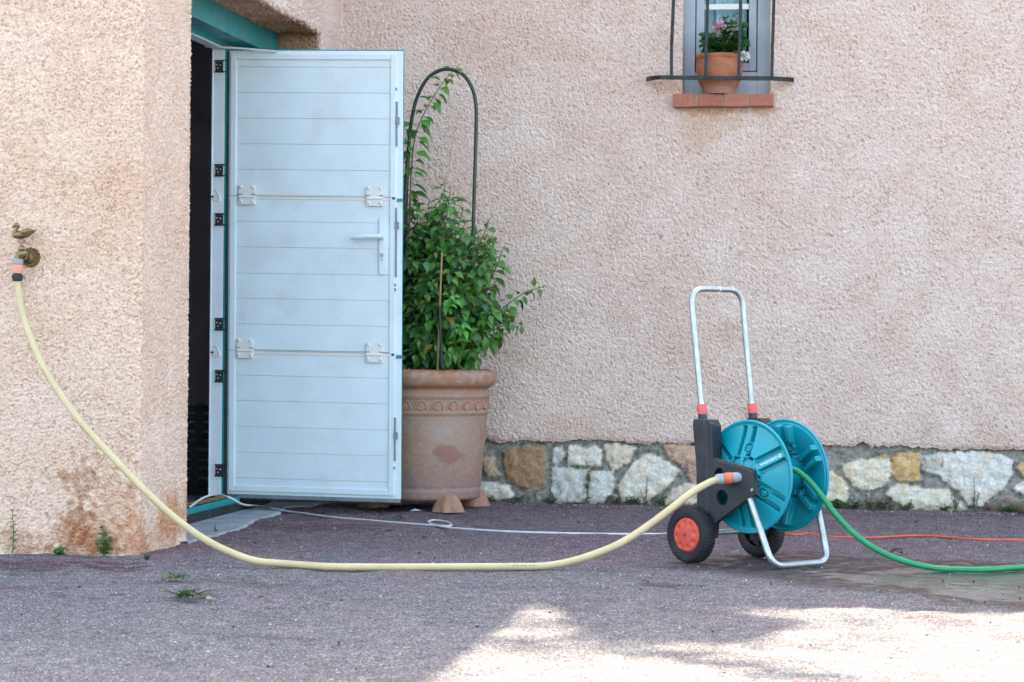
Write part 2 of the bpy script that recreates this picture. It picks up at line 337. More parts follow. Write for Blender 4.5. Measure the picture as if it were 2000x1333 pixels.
def stucco_sheet(name, path, z0, z1, seed, base, amp=.0042, holes=(), zbot=None, label=None, diag=False, step=.004):
    """render coat: a dense sheet along a plan outline, really displaced"""
    P = fillet([np.array([*p, 0]) for p in path], .009, 6); P = np.array(P)[:, :2]
    L = np.r_[0, np.cumsum(np.hypot(*np.diff(P, axis=0).T))]; nu = int(L[-1]/step)+1
    s = np.linspace(0, L[-1], nu); X, Y = np.interp(s, L, P[:, 0]), np.interp(s, L, P[:, 1])
    for h in holes:                                      # columns lie on the edges of an opening
        for xe in h[:2]: X[np.argmin(abs(X-xe))] = xe
    dx, dy = np.gradient(X), np.gradient(Y); k = np.ones(3)/3
    dx, dy = [np.convolve(np.pad(q, 1, 'edge'), k, 'valid') for q in (dx, dy)]; ln = np.hypot(dx, dy); nx, ny = dy/ln, -dx/ln
    nv = int((z1-z0)/step)+1; z = np.linspace(z0, z1, nv)
    for h in holes:
        for ze in h[2:4]: z[np.argmin(abs(z-ze))] = ze
    n = fftnoise(nu, nv, step, [(.0078, .8, .9), (.016, 1., .42), (.05, .8, .2), (.3, .5, .18)], seed)
    if diag:
        a = fftnoise(nu, nv, step, [(.024, .6, 1.)], seed+1); sh = (np.arange(nu)[:, None]+np.arange(nv)[None, :]) % nv
        n = .8*n+.38*np.take_along_axis(a, sh, 1)
    n = n-.5*np.maximum(-n-1.1, 0); pit = n.copy()
    D = n*amp
    V = np.empty((nu, nv, 3)); V[..., 0] = X[:, None]+nx[:, None]*D; V[..., 1] = Y[:, None]+ny[:, None]*D; V[..., 2] = z[None, :]
    if zbot is not None:
        zb = zbot(X); t = (z[None, :]-z0)/(z1-z0); V[..., 2] = zb[:, None]+(z1-zb[:, None])*t
        for h in holes: pass
        e = np.exp(-((V[..., 2]-zb[:, None])/.012)**2); V[..., 1] += e*.006  # worn lower edge
    i = np.arange(nu*nv).reshape(nu, nv); Q = np.stack([i[:-1, :-1], i[1:, :-1], i[1:, 1:], i[:-1, 1:]], -1)
    keep = np.ones((nu-1, nv-1), bool); V2 = V.reshape(-1, 3)
    for hx0, hx1, hz0, hz1, dep in holes:
        cx = (X[:-1]+X[1:])/2; cz = (V[0, :-1, 2]+V[0, 1:, 2])/2
        keep &= ~((cx > hx0) & (cx < hx1))[:, None] | ~((cz > hz0) & (cz < hz1))[None, :]
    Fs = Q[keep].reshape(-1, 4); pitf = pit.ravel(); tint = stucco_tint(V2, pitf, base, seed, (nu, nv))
    ext = []
    for hx0, hx1, hz0, hz1, dep in holes:                 # reveals of the opening
        a0, a1 = [np.argmin(abs(X-q)) for q in (hx0, hx1)]; b0, b1 = [np.argmin(abs(V[0, :, 2]-q)) for q in (hz0, hz1)]
        for idx in (i[a0, b0:b1+1], i[a1, b0:b1+1][::-1], i[a0:a1+1, b0][::-1]): ext.append((idx, np.array([0, dep, 0])))
    if zbot is not None: ext.append((i[:, 0][::-1], np.array([0, .028, 0])))
    for idx, off in ext:
        m = len(idx); steps = max(2, int(np.linalg.norm(off)/.008)); prev = idx
        for k2 in range(1, steps+1):
            base_i = len(V2); nn = V2[idx]+off*k2/steps+RNG.normal(0, .0012, (m, 3)); V2 = np.vstack([V2, nn]); tint = np.vstack([tint, tint[idx]*.95])
            cur = np.arange(base_i, base_i+m); Fs = np.vstack([Fs, np.stack([prev[:-1], cur[:-1], cur[1:], prev[1:]], -1)]); prev = cur
    me = npmesh(name, V2, Fs[:, ::1]); attr_col(me, 'tint', tint)
    return link(name, me, M['stucco'], house, True, label)
PINK_W, PINK_B = (.73, .55, .435), (.675, .543, .472)
ZT = 2.75
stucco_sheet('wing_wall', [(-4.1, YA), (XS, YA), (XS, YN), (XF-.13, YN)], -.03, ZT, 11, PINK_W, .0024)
def zbot(X):
    kx = [gy(p, q, YB) for p, q in ((940, 859), (975, 864), (1015, 861), (1080, 865), (1130, 860), (1200, 862), (1260, 867), (1300, 866), (1400, 868), (1600, 869), (1668, 873), (1685, 864), (1700, 871), (1760, 873), (1850, 876), (2000, 880), (2300, 884))]
    n = np.random.default_rng(5).normal(0, 1, len(X)); n = np.convolve(np.pad(n, 4, 'edge'), np.ones(9)/9, 'valid')
    n2 = np.convolve(np.pad(np.random.default_rng(8).normal(0, 1, len(X)), 1, 'edge'), np.ones(3)/3, 'valid')
    return np.interp(X, [q[0] for q in kx], [q[2] for q in kx])+.008*n+.004*n2
WX0, WX1, WZ0 = -.895, -.497, 1.885
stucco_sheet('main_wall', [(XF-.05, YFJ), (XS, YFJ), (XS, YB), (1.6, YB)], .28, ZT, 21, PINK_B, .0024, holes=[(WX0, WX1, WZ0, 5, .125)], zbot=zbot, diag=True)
def lintel():
    """stucco over the garage opening: outer face and brown soffit"""
    step = .005; P = np.array(fillet([np.array([XS, 0, ZT]), np.array([XS, 0, ZO]), np.array([XF-.12, 0, ZO])], .02, 8))
    L = np.r_[0, np.cumsum(np.linalg.norm(np.diff(P, axis=0), axis=1))]; nu = int(L[-1]/step); s = np.linspace(0, L[-1], nu)
    X, Z = np.interp(s, L, P[:, 0]), np.interp(s, L, P[:, 2]); dx, dz = np.gradient(X), np.gradient(Z); l = np.hypot(dx, dz); nx, nz = -dz/l, dx/l
    y = np.arange(YN-.012, YFJ+.016, step); nv = len(y); n = fftnoise(nu, nv, step, [(.026, .38, .8), (.013, .35, .62), (.3, .5, .3)], 31)
    V = np.empty((nu, nv, 3)); V[..., 0] = X[:, None]+nx[:, None]*n*.004; V[..., 2] = Z[:, None]+nz[:, None]*n*.004; V[..., 1] = y[None]
    i = np.arange(nu*nv).reshape(nu, nv); Q = np.stack([i[:-1, :-1], i[1:, :-1], i[1:, 1:], i[:-1, 1:]], -1).reshape(-1, 4)
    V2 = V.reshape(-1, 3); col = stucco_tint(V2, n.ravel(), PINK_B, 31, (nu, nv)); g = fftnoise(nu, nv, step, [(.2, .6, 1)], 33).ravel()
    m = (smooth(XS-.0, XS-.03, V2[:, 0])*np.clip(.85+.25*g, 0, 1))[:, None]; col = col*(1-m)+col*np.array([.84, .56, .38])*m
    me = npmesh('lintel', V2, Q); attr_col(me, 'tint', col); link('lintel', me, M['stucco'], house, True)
lintel()
def coarse(name, boxes):
    b = MB()
    for q in boxes: b.box(*q)
    o = b.build(name, M['stucco'], house); attr_col(o.data, 'tint', np.tile(np.array(PINK_B), (len(o.data.vertices), 1))); return o
# upper storey and the far sides of the same house (they cast its shade)
HE = 5.0
coarse('upper_wall', [(-7, XS+.002, YA-.002, YA+.25, ZT-.01, HE), (XS-.25, XS+.002, YA+.25, YB+.2, ZT-.01, HE), (XS+.002, 6.5, YB-.002, YB+.22, ZT-.01, HE),
                      (-7, -4.1, YA, YA+.22, -.2, ZT-.01), (1.6, 6.5, YB, YB+.22, .0, ZT-.01), (-7, -6.8, YA+.25, 15.5, -.2, HE), (6.3, 6.5, YB+.22, 15.5, -.2, HE), (-6.8, 6.3, 15.3, 15.5, -.2, HE)])
mb = MB()
def slab(q, t=.16):
    q = np.array(q, float); mb.add(np.vstack([q, q+np.array([0, 0, t])]), [(3, 2, 1, 0), (4, 5, 6, 7), (0, 1, 5, 4), (1, 2, 6, 5), (2, 3, 7, 6), (3, 0, 4, 7)])
slab([(XS+.3, YB-.235, HE), (6.9, YB-.235, HE), (6.9, 13.3, HE+.85), (XS+.3, 13.3, HE+.85)])
slab([(-2.2, 13.3, HE+.84), (6.9, 13.3, HE+.84), (6.9, 15.9, HE), (-2.2, 15.9, HE)])
slab([(XS+.3, YA-.3, HE-.004), (XS+.3, 15.9, HE-.004), (-4.8, 15.9, HE+.7), (-4.8, YA-.3, HE+.7)])
slab([(-4.8, YA-.3, HE+.69), (-4.8, 15.9, HE+.69), (-7.3, 15.9, HE), (-7.3, YA-.3, HE)])
mb.build('roof', M['tile'], house)
# garage room behind the opening
mb = MB(); gxl, gyn, gyf, gzt = -6.7, YA+.26, 12.6, 2.5
mb.add([(gxl, gyn, .03), (XG, gyn, .03), (XG, gyf, .03), (gxl, gyf, .03), (gxl, gyn, gzt), (XG, gyn, gzt), (XG, gyf, gzt), (gxl, gyf, gzt)],
       [(0, 1, 2, 3), (4, 5, 6, 7), (0, 4, 7, 3), (0, 1, 5, 4), (3, 7, 6, 2)])
mb.build('garage_room', M['inside'], house)
MB().box(XF-.10, XF-.095, YN-.2, YN+.14, -.02, gzt).box(XF-.10, XF-.095, YFJ-.02, YFJ+.3, -.02, gzt).box(XF-.10, XF-.095, YN+.14, YFJ-.02, ZO-.03, gzt).build('inner_jamb', M['inside'], house)

# stone base of the back wall
def stone_base():
    def Z6(l): return [(920+x/5.263, 840+y/5.263) for x, y in l]
    def Z7(l): return [(1580+x/4.762, 850+y/4.762) for x, y in l]
    W_, T_, B_, G_ = (.64, .62, .57), (.52, .40, .27), (.31, .2, .12), (.50, .51, .50); P_ = (.50, .35, .27); D_ = (.17, .13, .12)
    st = [(Z6([(135, 290), (215, 290), (240, 350), (290, 465), (180, 465), (150, 400)]), T_), (Z6([(100, 545), (240, 550), (400, 580), (440, 690), (300, 720), (60, 720)]), W_),
          (Z6([(340, 240), (440, 190), (600, 190), (740, 160), (770, 300), (765, 430), (745, 560), (640, 600), (480, 575), (390, 530), (370, 440), (335, 340)]), B_),
          (Z6([(845, 200), (930, 180), (960, 260), (890, 350), (845, 345)]), G_), (Z6([(1005, 165), (1110, 170), (1200, 215), (1270, 165), (1345, 210), (1325, 365), (1005, 360)]), W_),
          (Z6([(1375, 165), (1500, 145), (1680, 180), (1660, 260), (1600, 350), (1460, 415), (1400, 290)]), (.62, .56, .46)),
          (Z6([(835, 395), (1000, 395), (1185, 420), (1180, 560), (1170, 740), (880, 745), (835, 620)]), G_), (Z6([(1235, 430), (1360, 425), (1450, 440), (1470, 590), (1370, 750), (1210, 760), (1215, 560)]), (.56, .57, .56)),
          (Z6([(1740, 290), (1820, 250), (1920, 280), (2040, 350), (2150, 420), (2000, 590), (1890, 670), (1810, 740), (1560, 730), (1515, 610), (1580, 480), (1660, 360)]), W_),
          ([(1296, 868), (1362, 868), (1372, 905), (1345, 914), (1310, 895)], P_), ([(1318, 955), (1345, 945), (1400, 950), (1400, 988), (1300, 988), (1298, 975)], (.58, .52, .43)),
          ([(1345, 920), (1368, 912), (1368, 940), (1352, 943)], P_), ([(1400, 880), (1480, 880), (1490, 930), (1420, 935)], W_), ([(1420, 945), (1500, 945), (1510, 988), (1415, 988)], T_), ([(1510, 885), (1580, 882), (1592, 910), (1530, 930)], G_),
          (Z7([(120, 345), (210, 345), (330, 430), (370, 580), (320, 660), (100, 680), (-200, 680), (-180, 500), (0, 400)]), (.62, .56, .46)),
          (Z7([(310, 280), (480, 235), (740, 215), (760, 330), (735, 440), (640, 490), (500, 515), (420, 470), (350, 390)]), (.64, .59, .5)),
          (Z7([(640, 205), (690, 178), (740, 200), (720, 216)]), T_), (Z7([(765, 215), (830, 180), (930, 160), (1030, 170), (1030, 415), (930, 425), (795, 405)]), (.54, .38, .19)),
          (Z7([(1050, 200), (1180, 190), (1200, 370), (1070, 335)]), G_),
          (Z7([(1185, 175), (1400, 165), (1650, 165), (1800, 190), (1890, 240), (1885, 370), (1800, 500), (1680, 590), (1600, 660), (1480, 655), (1400, 520), (1300, 460), (1220, 385)]), (.61, .60, .58)),
          (Z7([(720, 545), (800, 465), (900, 470), (1100, 505), (1290, 515), (1340, 620), (1340, 700), (900, 700), (850, 640)]), (.62, .585, .51)), (Z7([(1360, 600), (1420, 640), (1460, 690), (1350, 700)]), W_),
          (Z7([(1945, 290), (2030, 220), (2100, 240), (2110, 370), (1980, 380)]), (.5, .37, .2)), (Z7([(1910, 500), (1990, 430), (2150, 440), (2150, 520), (2000, 560)]), W_), (Z7([(1660, 670), (1830, 585), (2000, 640), (2150, 690), (2000, 725), (1700, 720)]), D_),
          ([(2040, 890), (2130, 885), (2150, 930), (2060, 945)], W_), ([(2045, 960), (2160, 950), (2200, 995), (2050, 995)], T_), ([(2150, 890), (2260, 890), (2260, 940), (2170, 935)], P_), ([(560, 880), (700, 890), (690, 960), (570, 970)], W_), ([(720, 870), (800, 880), (790, 970), (710, 970)], T_), ([(820, 880), (930, 890), (935, 940), (830, 970)], G_)]
    step = .006; x = np.arange(XS-.02, 1.62, step); z = np.arange(-.03, .335, step); nu, nv = len(x), len(z); Xg, Zg = np.meshgrid(x, z, indexing='ij')
    n1 = fftnoise(nu, nv, step, [(.05, .6, 1)], 41); n2 = fftnoise(nu, nv, step, [(.02, .5, 1)], 42); n3 = fftnoise(nu, nv, step, [(.16, .6, 1)], 43); n4 = fftnoise(nu, nv, step, [(.09, .6, 1)], 44)
    H = .004*n3+.0016*n2+.001*n1; col = np.tile(np.array([.25, .248, .23]), (nu, nv, 1))*(1+.12*n1+.08*n2)[..., None]
    crack = np.zeros((nu, nv))
    for k, (pl, c) in enumerate(st):
        pw = [gy(px, py, YB+.03) for px, py in pl]; d = polydist(Xg, Zg, [(q[0], q[2]) for q in pw])+.0012*n2+.0015*n1+.0065
        m = smooth(-.001, .004, d); hh = .014+.009*np.tanh(d/.03)+.0025*n4+.0012*n2; H = H*(1-m)+hh*m
        cc = np.array(c)*(1+.05*n1+.03*n2)[..., None]
        warm = smooth(.3, 1.5, n4+.5*n3*((k % 3)-1))[..., None]; lite = smooth(.5, 1.6, n1-.4*n4+.3*((k % 2)))[..., None]
        cc = cc*(1-warm*.4)+cc*np.array([.95, .72, .48])*warm*.4+lite*.025
        edge = (smooth(.012, .0, d)*.25)[..., None]; cc = cc*(1-edge)+np.array([.34, .29, .22])*edge
        col = col*(1-m[..., None])+cc*m[..., None]
        crack = np.maximum(crack, np.exp(-((d+.010+.004*n3)/.0035)**2)*(d < 0)*smooth(-.2, .8, n3+n4*.4))
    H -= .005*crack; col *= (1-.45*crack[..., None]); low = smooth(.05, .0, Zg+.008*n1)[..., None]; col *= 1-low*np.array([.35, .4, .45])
    V = np.stack([Xg, YB+.030-H, Zg], -1).reshape(-1, 3); i = np.arange(nu*nv).reshape(nu, nv)
    Q = np.stack([i[:-1, :-1], i[1:, :-1], i[1:, 1:], i[:-1, 1:]], -1).reshape(-1, 4)
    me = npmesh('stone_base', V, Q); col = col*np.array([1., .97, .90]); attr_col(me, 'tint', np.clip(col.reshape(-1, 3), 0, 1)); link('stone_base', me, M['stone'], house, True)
stone_base()

# window
def window():
    yf = YB+.10; f = MB(); zt = 3.0
    def bx(m, a, b, c, d, y0, y1): m.box(a, b, y0, y1, c, d)
    x0, x1 = WX0-.01, WX1+.01; zb = WZ0-.004; xi0, xi1 = gy(1357.5, 100, yf)[0], gy(1479, 100, yf)[0]; zi = gy(1420, 141, yf)[2]
    bx(f, x0, xi0, zb, zt, yf, yf+.06); bx(f, xi1, x1, zb, zt, yf, yf+.06); bx(f, xi0, xi1, zb, zi, yf, yf+.06)
    wf = f.build('window', M['frame'], house, bevel=.003)
    s = MB(); a0, a1 = xi0+.004, xi1-.004; g0, g1 = gy(1375, 100, yf)[0], gy(1462, 100, yf)[0]; zs, zg = zi+.004, gy(1420, 124, yf)[2]
    bx(s, a0, g0, zs, zt, yf+.004, yf+.05); bx(s, g1, a1, zs, zt, yf+.004, yf+.05); bx(s, g0, g1, zs, zg, yf+.004, yf+.05)
    s.build('sash', M['frame'], wf, bevel=.004)
    m = MB(); za, zb2 = gy(1420, 18, yf)[2], gy(1420, 7, yf)[2]; bx(m, g0, g1, za, zb2, yf+.018, yf+.034); m.build('glazing_bar', M['whitefit'], wf, bevel=.002)
    MB().box(g0-.005, g1+.005, yf+.024, yf+.028, zg-.005, zt).build('glass', M['glass'], wf)
    c = MB(); cx = np.linspace(g0-.02, g1-.015, 60); top = zt; V = []; Fs = []
    for k, xx in enumerate(cx):
        yy = yf+.11+.012*math.sin(xx*95)+.006*math.sin(xx*210+1); V += [(xx, yy, zg-.15), (xx, yy, top)]
    Fs = [(2*k, 2*k+2, 2*k+3, 2*k+1) for k in range(59)]; c.add(V, Fs); c.build('curtain', M['curtain'], wf, smooth=True)
    r = MB(); r.add([(-1.6, yf+.06, 1.2), (.3, yf+.06, 1.2), (.3, 13, 1.2), (-1.6, 13, 1.2), (-1.6, yf+.06, 3.2), (.3, yf+.06, 3.2), (.3, 13, 3.2), (-1.6, 13, 3.2)], [(0, 1, 2, 3), (4, 5, 6, 7), (0, 4, 7, 3), (1, 2, 6, 5), (2, 3, 7, 6)])
    r.build('room_shell', M['inside'], house)
    # brick sill
    z1, z0 = WZ0, gy(1410, 208.5, YB-.06)[2]; xs = [gy(p, 200, YB-.06)[0] for p in (1313, 1361, 1411.5, 1461.5, 1511)]; b = MB()
    cols = []
    for k in range(4): b.box(xs[k]+.003, xs[k+1]-.003, YB-.06+.002*(k % 2), YB+.11, z0+.001*(k % 2), z1-.0015*(k % 2))
    o = b.build('brick_sill', M['brick'], house, bevel=.004); V = np.array([v.co for v in o.data.vertices]); t = np.tile(np.array([.38, .155, .105]), (len(V), 1))
    k = np.clip(np.searchsorted(xs, V[:, 0])-1, 0, 3); t *= np.array([1, .9, 1.04, .94])[k][:, None]; attr_col(o.data, 'tint', t)
    MB().box(xs[0]+.006, xs[4]-.006, YB-.054, YB+.10, z0+.003, z1-.006).build('sill_mortar', M['mortar'], house)
    # window grille: forged bars stand proud of the wall
    yg = YB-.138; gr = MB(); L = [gy(*p, yq) for yq, p in zip((YB-.003, YB-.09, yg, yg, yg, YB-.09, YB-.003), ((1264, 155), (1274, 153), (1290, 151.5), (1400, 153), (1505, 153.5), (1530, 155), (1549, 156)))]
    h = .0095; P = np.array(L); P = np.array(L)
    def flat(P, wx, wy):
        V = []; n = len(P)
        for k, p in enumerate(P):
            t = P[min(k+1, n-1)]-P[max(k-1, 0)]; t /= np.linalg.norm(t); up = np.array([0, 0, 1.]) if abs(t[2]) < .5 else np.array([1., 0, 0]); sd_ = np.cross(t, up); sd_ /= np.linalg.norm(sd_); up = np.cross(sd_, t)
            V += [p+up*wx*a+sd_*wy*b for a, b in ((-1, -1), (1, -1), (1, 1), (-1, 1))]
        Fs = [(4*k+j, 4*k+(j+1) % 4, 4*k+4+(j+1) % 4, 4*k+4+j) for k in range(n-1) for j in range(4)]+[(3, 2, 1, 0), tuple(4*n-4+j for j in range(4))]
        return V, Fs
    gr.add(*flat(P, h, .005)); grille = gr.build('window_grille', M['iron'], house, bevel=.0015)
    for (xt, xm, xb) in ((1315.5, 1311.5, 1311.5), (1382, 1379.5, 1378), (1446.5, 1444.5, 1442.5), (1511.5, 1508.5, 1507.5)):
        A = [gy(xb, 153, yg-.008), gy(xm, 88, yg-.006), gy(xm+.6, 82, yg-.008), gy(xt, 0, yg-.01)]; A.append(A[-1]+(A[-1]-A[-2])*2.)
        MB().add(*flat(np.array(A), .0072, .0072)).build('grille_bar', M['iron'], grille, bevel=.0015)
window()

# garage door: teal frame, fixed panel and the wicket door swung open
YJ = gx(437, 500, XG)[1]
def garage():
    mb = MB(); mb.box(XF-.10, XF, YN+.01, YFJ-.004, 2.028, ZO+.012); mb.box(XF-.10, XF-.003, YFJ-.06, YFJ+.004, .0, 2.028)
    fr = mb.build('garage_frame', M['teal'], house, bevel=.003)
    p = MB(); p.box(XG-.03, XG, YJ, YFJ-.002, .075, 2.2); p.box(XG-.03, XG, YN+.14, YJ-.001, 2.005, 2.2)
    for z in (.35, .66, .97, 1.28, 1.6, 1.9): p.box(XG, XG+.002, YJ+.02, YFJ-.002, z, z+.012)
    pan = p.build('garage_panel', M['teal'], house, bevel=.002)
    xi = gy(412, 500, YJ)[0]; xo = gy(437, 500, YJ)[0]
    q = MB(); q.box(xi, xo, YJ-.006, YJ+.03, .07, 2.0); q.box(xi, xi+.006, YJ-.010, YJ-.005, .07, 2.0); q.box(xi, XG-.003, YN+.14, YJ-.006, 2.0, 2.06)
    post = q.build('door_post', M['white'], house, bevel=.0015)
    MB().box(xo+.0003, xo+.0098, YJ-.006, YJ+.01, .06, 1.995).build('post_edge', M['teal'], house)
    MB().box(xo+.010, xo+.0145, YJ-.008, YJ+.01, .06, 1.99).build('door_gasket', M['rubber'], house)
    for py in (130, 333, 429, 633.5, 735, 919):
        c = gy(428, py, YJ-.01); h = MB(); s = .00215
        h.box(c[0]-7*s, c[0]+8*s, YJ-.014, YJ-.006, c[2]-9*s, c[2]+9*s)
        for dz in (-11, 11): h.tube([(c[0]-8.5*s, YJ-.013, c[2]+dz*s), (c[0]+11*s, YJ-.015, c[2]+dz*s)], .0035, 8)
        for dz in (-11, 11): h.tube([(c[0]+10*s, YJ-.015, c[2]+dz*s), (c[0]+20*s, YJ-.03, c[2]+dz*s)], .0016, 6)
        hi = h.build('post_hinge', M['dark'], post)
        sc = MB()
        for dx, dz in ((-2, -4), (-4, 3), (3, 2)): sc.lathe([(.0028, 0), (.0022, .0015)], (c[0]+dx*s, YJ-.014, c[2]+dz*s), (0, -1, 0), 8)
        sc.build('hinge_screw', M['whitefit'], post)
    for py in (387, 691):
        c = gy(423, py, YJ-.01); h = MB(); s = .00215
        h.box(c[0]-7*s, c[0]+7*s, YJ-.011, YJ-.0065, c[2]-6*s, c[2]+6*s)
        h.tube([(c[0]-6*s, YJ-.011, c[2]+16*s), (c[0]+1*s, YJ-.014, c[2]+14*s), (c[0]+5*s, YJ-.015, c[2]+5*s), (c[0]+6*s, YJ-.014, c[2]-3*s)], .0018, 6, sub=4)
        h.build('post_bracket', M['whitefit'], post)
        MB().box(c[0]-12*s, c[0]-6*s, YJ-.012, YJ-.008, c[2]+1*s, c[2]+4*s).build('dark_catch', M['dark'], post)
    # threshold
    t = MB(); t.box(XF-.09, XF-.012, YN+.01, YJ-.004, .045, .070); th = t.build('threshold', M['teal'], house, bevel=.002)
    MB().box(XF-.085, XF-.006, YN+.01, YFJ-.02, .004, .0447).build('threshold_seal', M['rubber'], house, bevel=.003)
    t2 = MB(); t2.box(XF-.088, XF-.02, YN+.02, YJ-.006, .0705, .073); t2.build('dark_tape', M['rubber'], th)
    t3 = MB()
    for k in range(14):
        y = YN+.03+k*.11; 
        if y+.1 < YJ: t3.add([(XF-.086, y, .0742), (XF-.022, y+.06, .0742), (XF-.022, y+.115, .0742), (XF-.086, y+.055, .0742)], [(0, 1, 2, 3)])
    t3.build('hazard_tape', M['yellowtape'], th)
garage()
def wicket():
    yd = YJ+.012; xl = gy(445, 500, yd)[0]; xr = gy(785.5, 500, yd)[0]; W = xr-xl; zt = gy(445, 97, yd)[2]; zb = gy(441, 966, yd)[2]; H = zt-zb
    def X(px): return xl+(px-443)/(783-443)*W
    def Z(py): return zb+(965-py)/(965-97)*H
    def sag(o):                                  # the leaf hangs a little out of level on its hinges
        a = np.empty(len(o.data.vertices)*3); o.data.vertices.foreach_get('co', a); a = a.reshape(-1, 3); a[:, 2] -= .0115*(a[:, 0]-xl); a[:, 0] -= .0035*(a[:, 2]-1)*1.0
        o.data.vertices.foreach_set('co', a.ravel()); o.data.update(); return o
    b = MB(); b.box(xl+.002, xr-.001, yd+.012, yd+.030, zb, zt+.002); door = sag(b.build('door', M['teal'], house, bevel=.002))
    # white rims: stepped profile around the leaf
    def rim(px0, px1, py0, py1, wd, y0, y1, name, mat='white', bev=.0025):
        m = MB(); x0, x1, z0, z1 = X(px0), X(px1), Z(py1), Z(py0); s = W/340
        m.box(x0, x0+wd*s, y0, y1, z0, z1); m.box(x1-wd*s, x1, y0, y1, z0, z1); m.box(x0+wd*s, x1-wd*s, y0, y1, z1-wd*s, z1); m.box(x0+wd*s, x1-wd*s, y0, y1, z0, z0+wd*s)
        return sag(m.build(name, M[mat], door, bevel=bev))
    rim(443.5, 782.5, 99, 964, 12.5, yd+.004, yd+.012, 'outer_rim'); rim(447, 770.5, 105, 958, 11.5, yd-.004, yd+.0125, 'inner_rim', bev=.003)
    # three sections of grooved boards
    for k, (pa, pb, gr) in enumerate(((112, 380, (131, 181, 231, 281, 331)), (385, 681.5, (432, 482, 533, 582, 632)), (686, 950, (732, 781.5, 832, 882, 932)))):
        m = MB(); ed = [pa]+list(gr)+[pb]; x0, x1 = X(458.3), X(759.2)
        m.box(x0, x1, yd+.0065, yd+.0118, Z(pb), Z(pa))
        for a_, c_ in zip(ed[:-1], ed[1:]): m.box(x0, x1, yd+.0028, yd+.0066, Z(c_)+.0009, Z(a_)-.0009)
        s = sag(m.build('door_section', M['white'], door, bevel=.0014))
    for py in (381.5, 683): sag(MB().box(X(445), X(772), yd-.0052, yd-.0042, Z(py+.9), Z(py+.1)).build('section_joint', M['greyfit'], door))
    for py in (386, 688): sag(MB().box(X(458), X(759), yd-.0005, yd+.003, Z(py+2), Z(py-6)).build('joint_bead', M['whitefit'], door, bevel=.001))
    s = W/340
    for px, py in ((481, 380), (730, 380), (478.5, 679), (731.5, 682)):
        h = MB(); x, z = X(px), Z(py); y0 = yd-.0065
        h.box(x-16*s, x+16*s, y0-.003, y0+.0035, z+1.5*s, z+19*s); h.box(x-16*s, x-9*s, y0-.003, y0+.0035, z-19*s, z-0*s); h.box(x+9*s, x+16*s, y0-.003, y0+.0035, z-19*s, z-0*s)
        h.box(x-9*s, x+9*s, y0-.003, y0+.0035, z-4*s, z+1.5*s); h.box(x-9*s, x+9*s, y0-.003, y0+.0035, z-19*s, z-6*s)
        h.tube([(x-15*s, y0-.004, z-4.8*s), (x+15*s, y0-.004, z-4.8*s)], .004, 10)
        for dx in (-11.5, 11.5):
            for dz in (14.5, -13): h.lathe([(.0072, 0), (.0072, .002), (.005, .0042), (.001, .0048)], (x+dx*s, y0-.003, z+dz*s), (0, -1, 0), 14)
        sag(h.build('section_hinge', M['whitefit'], door, bevel=.0006))
        d = MB(); d.box(x-9.3*s, x+9.3*s, y0-.0036, y0-.003, z-6.4*s, z-5.6*s); 
        for sg in (-1, 1): d.box(x+sg*12.6*s-4*s, x+sg*12.6*s+4*s, y0-.0034, y0-.003, z+.3*s, z+1.2*s)
        sag(d.build('hinge_gap', M['dark'], door))
    # handle plate, lever and lock cylinder
    x, z1, z0 = X(745), Z(419), Z(532); w = 6.2*s; out = [(w*math.cos(t), z1-w+w*math.sin(t)) for t in np.linspace(0, math.pi, 12)]+[(w*math.cos(t), z0+w+w*math.sin(t)) for t in np.linspace(math.pi, 2*math.pi, 12)]
    V, Fs = plate([(x+a, b) for a, b in out], [], Matrix.Translation((0, yd-.003, 0)) @ Matrix.Rotation(math.pi/2, 4, 'X'), .009, .002)
    pl = MB().add(V, Fs); 
    for py in (428, 523): pl.lathe([(.004, 0), (.003, .0015)], (x, yd-.0075, Z(py)), (0, -1, 0), 10)
    sag(pl.build('handle_plate', M['white'], door))
    hz = Z(458.5); lv = MB().lathe([(.011, 0), (.010, .02), (.009, .045)], (x, yd-.006, hz), (0, -1, 0), 18)
    lv.tube([(x+.008, yd-.05, hz), (x-.02, yd-.052, hz), (X(715), yd-.052, hz-.002), (X(700), yd-.051, hz-.005), (X(688), yd-.049, hz-.007)], [.0105, .0105, .0115, .0105, .006], 14, sub=5)
    sag(lv.build('door_lever', M['white'], door, smooth=True))
    cy = MB().lathe([(.0085, 0), (.0085, .004), (.007, .005)], (x, yd-.007, Z(493.5)), (0, -1, 0), 16); cy.box(x-.0035, x+.0035, yd-.0105, yd-.006, Z(505), Z(495))
    sag(cy.build('lock_cylinder', M['zinc'], door)); sag(MB().box(x-.001, x+.001, yd-.0125, yd-.0118, Z(496), Z(491)).build('keyhole', M['dark'], door))
    # lock strips and bolts along the closing edge
    for a_, b_, c_ in ((197, 283, 234), (402, 536, 436), (806, 890, 842)):
        m = MB(); m.box(X(769.5), X(773), yd-.0062, yd+.0045, Z(b_), Z(a_)); m.box(X(769), X(777), yd-.0085, yd-.002, Z(c_+7), Z(c_-7)); sag(m.build('lock_strip', M['greyfit'], door, bevel=.0008))
    for py in (173, 904, 560, 551): sag(MB().box(X(768.5), X(771.5), yd-.0055, yd+.004, Z(py+2.5), Z(py-2.5)).build('small_catch', M['greyfit'], door))
    for py in (384, 686): sag(MB().box(X(764), X(769), yd-.0058, yd-.003, Z(py+2), Z(py-2)).build('small_catch', M['dark'], door))
    for py in (386, 688): sag(MB().box(X(773), X(783.5), yd-.004, yd+.012, Z(py+4), Z(py-2)).build('teal_clip', M['teal'], door, bevel=.001))
    m = MB(); m.box(xl+.004, xr-.004, yd+.002, yd+.03, zb-.014, zb+.003); sag(m.build('bottom_seal', M['greyfit'], door, bevel=.002))
